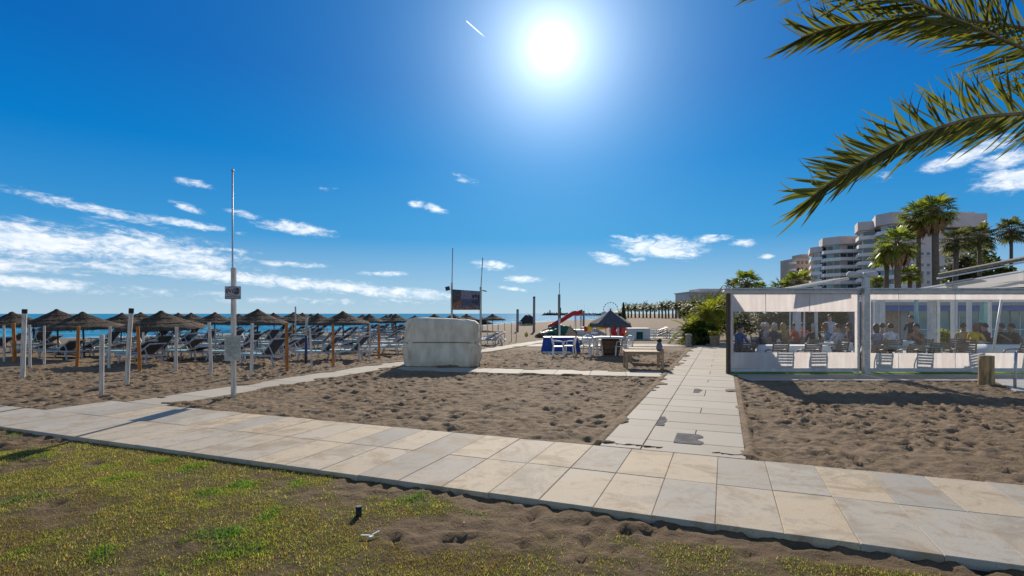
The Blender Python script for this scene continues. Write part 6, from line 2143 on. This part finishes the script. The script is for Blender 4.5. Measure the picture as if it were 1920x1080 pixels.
D1 = 186
zl = lambda y, d: zAt(y, d)
h1 = thing('apartment_building', 'tall curved seafront apartment block with stacked white balconies and thick roof slab', 'building', (0, 0, 0))
fh = 16 * D1 / F
z_top1 = zl(434, D1); nfl = 10
block(h1, [(1612, 196), (1617, 189), (1640, 187), (1645, 190)], 205, zl(430, D1) - nfl * fh, nfl, fh, 3.0, M['facade'], 1)
block(h1, [(1646, 188), (1652, 180), (1672, 176), (1696, 176)], 204, zl(424, 180) - nfl * fh, nfl, fh, 3.8, M['facade'], 2)
xa, xb = pxX(1697, 176), pxX(1858, 176)
MB().box(((xa + xb) / 2, 186, zl(430, 176) / 2), (xb - xa, 18, zl(430, 176))).build('wall', M['facade_pink'], h1)
rf = MB(); rf.prism([(xa - 1, 174), (xb - 3, 174), (xb + .4, 178), (xb + .4, 198), (xa - 1, 198)], zl(426, 175), zl(401, 175)); rf.build('roof', M['facade_pink'], h1)
for px in (1800, 1812, 1828, 1745):
    MB().box((pxX(px, 182), 184, zl(399, 182)), (1.6, 2, 1.2)).build('rooftop_unit', M['offwhite'], h1)
def win(px0, px1, y0, y1, mt='glass', d=177.0):
    x0, x1 = pxX(px0, d), pxX(px1, d)
    wv_ = MB().box(((x0 + x1) / 2, 176.98, (zl(y0, d) + zl(y1, d)) / 2), (x1 - x0, .12, zl(y0, d) - zl(y1, d))).build('window', M[mt], h1)
    MB().box(((x0 + x1) / 2, 176.85, zl(y1, d) - .1), (x1 - x0 + .4, .4, .2)).build('sill', M['balcony'], wv_)
for k in range(8):
    win(1768 + k * 10.5, 1776 + k * 10.5, 430, 438, 'glass' if k % 3 else 'teal_glass')
for y in (473, 494, 509, 526):
    for px in (1699, 1707, 1716, 1726, 1738):
        win(px, px + 5.5, y, y + 6)
for y in (499, 522, 540):
    win(1762, 1788, y, y + 8); win(1794, 1812, y, y + 8)
for y in (455, 476):
    win(1815, 1820, y, y + 6); win(1835, 1840, y, y + 6)
for y in (498, 521):
    MB().box((pxX(1775, 176), 175.6, zl(y + 10, 176)), (5.4, 1.4, 1.0)).build('balcony', M['balcony'], h1)
h2 = thing('apartment_building', 'lower curved apartment block with long wrapping balcony bands', 'building', (0, 0, 0))
D2 = 212; fh2 = 14.2 * D2 / F; nf2 = 8
block(h2, [(1523, 232), (1527, 220), (1538, 216), (1543, 220)], 236, zl(470, D2) - nf2 * fh2, nf2, fh2, 2.2, M['facade'], 3)
block(h2, [(1544, 218), (1550, 210), (1575, 206), (1614, 205)], 235, zl(462, D2) - nf2 * fh2, nf2, fh2, 3.0, M['facade'], 4, pane_w=2.4)
for px in (1576, 1592):
    MB().box((pxX(px, 214), 216, zl(449, 214)), (1.5, 2, 1.4)).build('chimney', M['facade'], h2)
MB().prism([(pxX(1560, 216), 216), (pxX(1612, 216), 216), (pxX(1612, 230), 230), (pxX(1565, 230), 230)], zl(452, 216) - 2, zl(447, 216)).build('roof_room', M['facade'], h2)
h3 = thing('apartment_building', 'plain brown block at the far end of the hotel row', 'building', (0, 0, 0))
x0, x1 = pxX(1492, 245), pxX(1524, 245)
MB().box(((x0 + x1) / 2, 252, zl(484, 245) / 2), (x1 - x0, 14, zl(484, 245))).build('wall', M['facade_brown'], h3)
MB().box((x1 - 2.5, 251, zl(482, 245) + .3), (3.6, 8, 2.4)).build('roof_room', M['facade_brown'], h3)
for k in range(5):
    for j in range(4):
        MB().box((x0 + 1.2 + j * 1.9, 244.95, zl(492, 245) - k * 3.1), (1.0, .1, 1.4)).build('window', M['glass'], h3)
for k in range(3):
    MB().box((x0 - .8, 246, zl(493, 245) - k * 3.1), (1.6, 3, .9)).build('balcony', M['balcony'], h3)
h4 = thing('low_building', 'long low beige building with a railed roof terrace behind the far palms', 'building', (0, 0, 0))
x0, x1 = pxX(1293, 230), pxX(1400, 230)
MB().box(((x0 + x1) / 2, 240, zl(549, 230) / 2), (x1 - x0, 20, zl(549, 230))).build('wall', M['facade'], h4)
MB().box(((x0 + x1) / 2, 239.5, zl(549, 230) + .25), (x1 - x0 + 1.2, 21, .5)).build('roof', M['facade'], h4)
x0b = pxX(1318, 230)
MB().box(((x0b + x1) / 2, 241, zl(544, 230)), (x1 - x0b, 14, 1.6)).build('roof_room', M['facade'], h4)
for k in range(14):
    MB().box((x0b - .8 + k * 1.4, 232, zl(545, 230) + .4), (.5, .4, .8)).build('rail_post', M['facade'], h4)
for j in range(12):
    MB().box((x0 + 1.5 + j * 1.9, 229.95, zl(556, 230)), (1.1, .1, 1.3)).build('window', M['glass'], h4)

# ------------------------------------------------------------------ far shore
dF = 345
o = thing('ferris_wheel', 'small ferris wheel of the far fairground beyond the parasol', 'ferris wheel', (pxX(1145, dF), dF, 0))
cz, rr = zl(580, dF), 4.5
w = MB()
for s in (-.35, .35):
    w.tube([(rr * math.cos(2 * math.pi * k / 32), s, cz + rr * math.sin(2 * math.pi * k / 32)) for k in range(33)], .06, 5, cap=False)
w.build('rim', M['galv'], o)
for k in range(16):
    a = 2 * math.pi * k / 16
    MB().tube([(0, 0, cz), (rr * math.cos(a), 0, cz + rr * math.sin(a))], .035, 4).build('spoke', M['galv'], o)
    q = (rr * 1.03 * math.cos(a), 0, cz + rr * 1.03 * math.sin(a) - .2)
    MB().lathe([(.12, -.3), (.34, -.1), (.36, .12), (.10, .38)], 8, q).build('gondola', M['dark'], o)
for s in (-1, 1):
    MB().bar((s * 2.6, .7, 0), (0, .5, cz), .22, .22).build('support_leg', M['galv'], o); MB().bar((s * 2.6, -.7, 0), (0, -.5, cz), .22, .22).build('support_leg', M['galv'], o)
for i, (px, w_, h_, mt) in enumerate([(1133, 1.8, 2.0, 'offwhite'), (1158, 2.4, 2.6, 'yellow_plastic'), (1163, 1.6, 2.0, 'white')]):
    o = thing('fair_stall', ['pale fairground booth left of the ferris wheel foot', 'yellow roofed fairground booth right of the ferris wheel', 'white fairground tent before the cypress'][i], 'stall', (pxX(px, dF - 5), dF - 5, 0))
    MB().box((0, 0, h_ / 2), (w_ * 2, 3, h_)).build('wall', M['offwhite'], o); MB().lathe([(w_ * 1.5, h_), (.2, h_ + 1.4)], 4).build('roof', M[mt], o)
# breakwater with its light, and the harbour quay
random.seed(77)
def rocks(name, label, px0, px1, d, hmax):
    o = thing(name, label, 'breakwater', (pxX((px0 + px1) / 2, d), d, SEA))
    mb = MB(); L = pxX(px1, d) - pxX(px0, d)
    n = 44
    for k in range(n):
        x_ = -L / 2 + L * (k + .5) / n; e = min(1, (k + 1) / 6)
        mb.ball((x_, random.uniform(-2, 2), 0), (L / n * random.uniform(.7, 1.3), 5, hmax * e * random.uniform(.75, 1.1)), 7, 5)
    mb.build('rock_bank', M['rock'], o)
    o.children[0]['kind'] = 'stuff'
    return o
o = rocks('breakwater', 'long dark rock breakwater with a beacon out at sea', 1015, 1065, 900, 5.2)
MB().tube([(-8, 0, 3), (-8, 0, 9)], [1.6, 1.1], 10).build('beacon', M['offwhite'], o)
rocks('breakwater', 'low rock harbour mole behind the red slide', 1058, 1132, 800, 4.2)
for i, (px, hgt) in enumerate([(1072, 9), (1083, 12), (1096, 14), (1103, 11), (1112, 9)]):
    o = thing('sailing_boat', 'moored sailing boat with a bare mast behind the harbour mole', 'boat', (pxX(px, 700), 700, SEA), 0, 'moored sailing boats')
    hl = MB(); hl.prism([(-4, -1.2), (2.5, -1.3), (4.5, 0), (2.5, 1.3), (-4, 1.2)], -.2, 1.3); hl.build('hull', M['white'], o); MB().tube([(0, 0, 1.2), (0, 0, hgt)], .09, 5).build('mast', M['galv'], o)
    MB().box((-.6, 0, 1.6), (3, 1.4, .7)).build('cabin', M['white'], o)

# ------------------------------------------------------------------ the near date palm reaching in from the right
LEAFM = []
for v in range(4):
    random.seed(400 + v)
    mb = MB(); n = 8
    cv_ = [.0, .10, .18, .05][v]; tw = [.0, .04, -.05, .08][v]
    for i in range(n + 1):
        f = i / n
        w = .0165 * (math.sin(math.pi * min(1, .10 + f * .90)) ** .55) * (1 - f * .25) if i < n else .001
        y = f; z = -cv_ * f * f; xo = tw * f * f
        fold = .45 * w
        mb.v += [(xo - w, y, z + fold), (xo, y, z), (xo + w, y, z + fold)]
    for i in range(n):
        a = i * 3
        mb.f += [(a, a + 1, a + 4, a + 3), (a + 1, a + 2, a + 5, a + 4)]; mb.m += [0, 0]
    LEAFM.append(mb.mesh('leaflet', M['frond'], False))
crown_c = Vector(P3(2230, 110, 6.6))
dp = thing('date_palm', 'date palm reaching its long feather fronds in over the terrace', 'palm tree', (crown_c.x + .25, crown_c.y + .15, 0))
base0 = Vector(dp.location)
hc = crown_c.z
random.seed(41)
MB().tube([(0, 0, -.2), (.05, 0, hc * .4), (-.05, 0, hc * .75), tuple(crown_c - base0)], [.34, .28, .26, .24], 14).build('trunk', M['palm_trunk'], dp, True)
bt_ = MB()
for k in range(90):
    a = k * 2.4; z = hc - .1 - k * .018; r = .24
    bt_.bar((r * math.cos(a), r * math.sin(a), z), (r * 1.7 * math.cos(a), r * 1.7 * math.sin(a), z + .22), .09, .05)
ob_ = bt_.build('leaf_base_stubs', M['bark'], dp); ob_['kind'] = 'stuff'


def spline(pts, n):
    out = []
    P = [2 * pts[0] - pts[1]] + pts + [2 * pts[-1] - pts[-2]]
    for i in range(1, len(P) - 2):
        for k in range(n):
            t_ = k / n; p0, p1, p2, p3 = P[i - 1], P[i], P[i + 1], P[i + 2]
            out.append(.5 * ((2 * p1) + (p2 - p0) * t_ + (2 * p0 - 5 * p1 + 4 * p2 - p3) * t_ ** 2 + (3 * p1 - p0 - 3 * p2 + p3) * t_ ** 3))
    out.append(pts[-1])
    return out


spare = MB(); NLEAF = [0]
def frond(pxpts, spacing, llen, upw, seed, tipfan=True):
    random.seed(seed)
    pts = spline([Vector(P3(*q)) for q in pxpts], 14)
    loc = [q - base0 for q in pts]
    n = len(pts)
    mb = MB(); mb.tube(loc, [.022 * (1 - .80 * i / (n - 1)) + .003 for i in range(n)], 7)
    fr = mb.build('frond', M['rachis'], dp, True)
    acc = [0]
    for i in range(1, n): acc.append(acc[-1] + (pts[i] - pts[i - 1]).length)
    tot = acc[-1]; s = tot * .10; k = 0
    while s < tot - .01:
        i = max(0, np.searchsorted(acc, s) - 1); i = min(i, n - 2)
        f = (s - acc[i]) / max(1e-6, acc[i + 1] - acc[i]); q = loc[i].lerp(loc[i + 1], f); tg = (pts[i + 1] - pts[i]).normalized()
        rel = s / tot
        up = Vector((0, 0, 1)) - tg * tg.z; up.normalize()
        sv = tg.cross(up)
        side_ = 1 if k % 2 else -1
        close = .35 + .75 * rel ** 1.5
        if side_ > 0:
            dl = tg * (.55 * close + .25) + up * (.82 * (1 - .35 * rel)) + sv * random.uniform(-.35, .25)
        else:
            dl = tg * (.75 * close + .45) - up * (.50 + random.uniform(-.14, .18)) * (1 - .35 * rel) + sv * random.uniform(-.25, .45)
        dl.normalize()
        L = llen * (.80 + .35 * math.sin(math.pi * min(1, .25 + rel * .75))) * (1 - .08 * rel ** 3) * random.uniform(.82, 1.12)
        px_ = 960 + (q + base0).x / (q + base0).y * F
        z_ = sv * side_ + tg * random.uniform(-.4, .4) + up * random.uniform(-.5, .5); z_ = (z_ - dl * z_.dot(dl)).normalized()
        x_ = dl.cross(z_)
        mt_ = Matrix.Translation(q) @ Matrix((x_, dl, z_)).transposed().to_4x4() @ Matrix.Diagonal((random.uniform(.8, 1.15), L, 1.0, 1.0))
        e_ = q + base0 + dl * L
        ins = any(960 + w_.x / w_.y * F < 1925 and HORIZON - (w_.z - H) / w_.y * F > -4 for w_ in (q + base0, e_))
        me_ = LEAFM[random.randrange(4)]
        if ins and NLEAF[0] < 300:
            lf = bpy.data.objects.new('leaflet', me_); col.objects.link(lf); lf.parent = fr; lf.matrix_local = mt_; NLEAF[0] += 1
        else:
            spare.add([mt_ @ v.co for v in me_.vertices], [tuple(p_.vertices) for p_ in me_.polygons])
        s += spacing * (1 - .30 * rel); k += 1
    return fr


frond([(2230, 130, 6.5), (2060, 186, 6.0), (1930, 211, 5.7), (1835, 220, 5.5), (1760, 240, 5.3), (1680, 270, 5.15), (1610, 308, 5.0), (1560, 340, 4.9), (1522, 369, 4.85)], .020, .62, 1, 503)
frond([(2230, 100, 6.7), (2040, 76, 6.5), (1880, 46, 6.3), (1740, 35, 6.1), (1630, 43, 5.9), (1560, 53, 5.8), (1503, 70, 5.7)], .025, .62, 1, 502)
frond([(2230, 110, 6.6), (2060, 140, 6.3), (1930, 95, 6.0), (1835, 54, 5.8), (1745, 16, 5.6), (1660, -20, 5.4), (1560, -40, 5.2), (1470, -40, 5.1)], .026, .70, 1, 501)
ob_ = spare.build('leaflets', M['frond'], dp); ob_['kind'] = 'stuff'
# the rest of the crown, out to the right
rest_c = MB(); random.seed(66)
for k in range(26):
    a = R(-85) + R(180) * (k / 26) + random.uniform(-.1, .1); el_ = R(random.uniform(-15, 75))
    d_ = Vector((math.cos(a) * math.cos(el_), math.sin(a) * math.cos(el_), math.sin(el_)))
    pinnate(rest_c, crown_c - base0, d_, random.uniform(2.2, 3.0), 1.1, 40, .45, .014, seg=8, stem=.025)
ob_ = rest_c.build('crown_fronds', [M['frond'], M['rachis']], dp); ob_['kind'] = 'stuff'
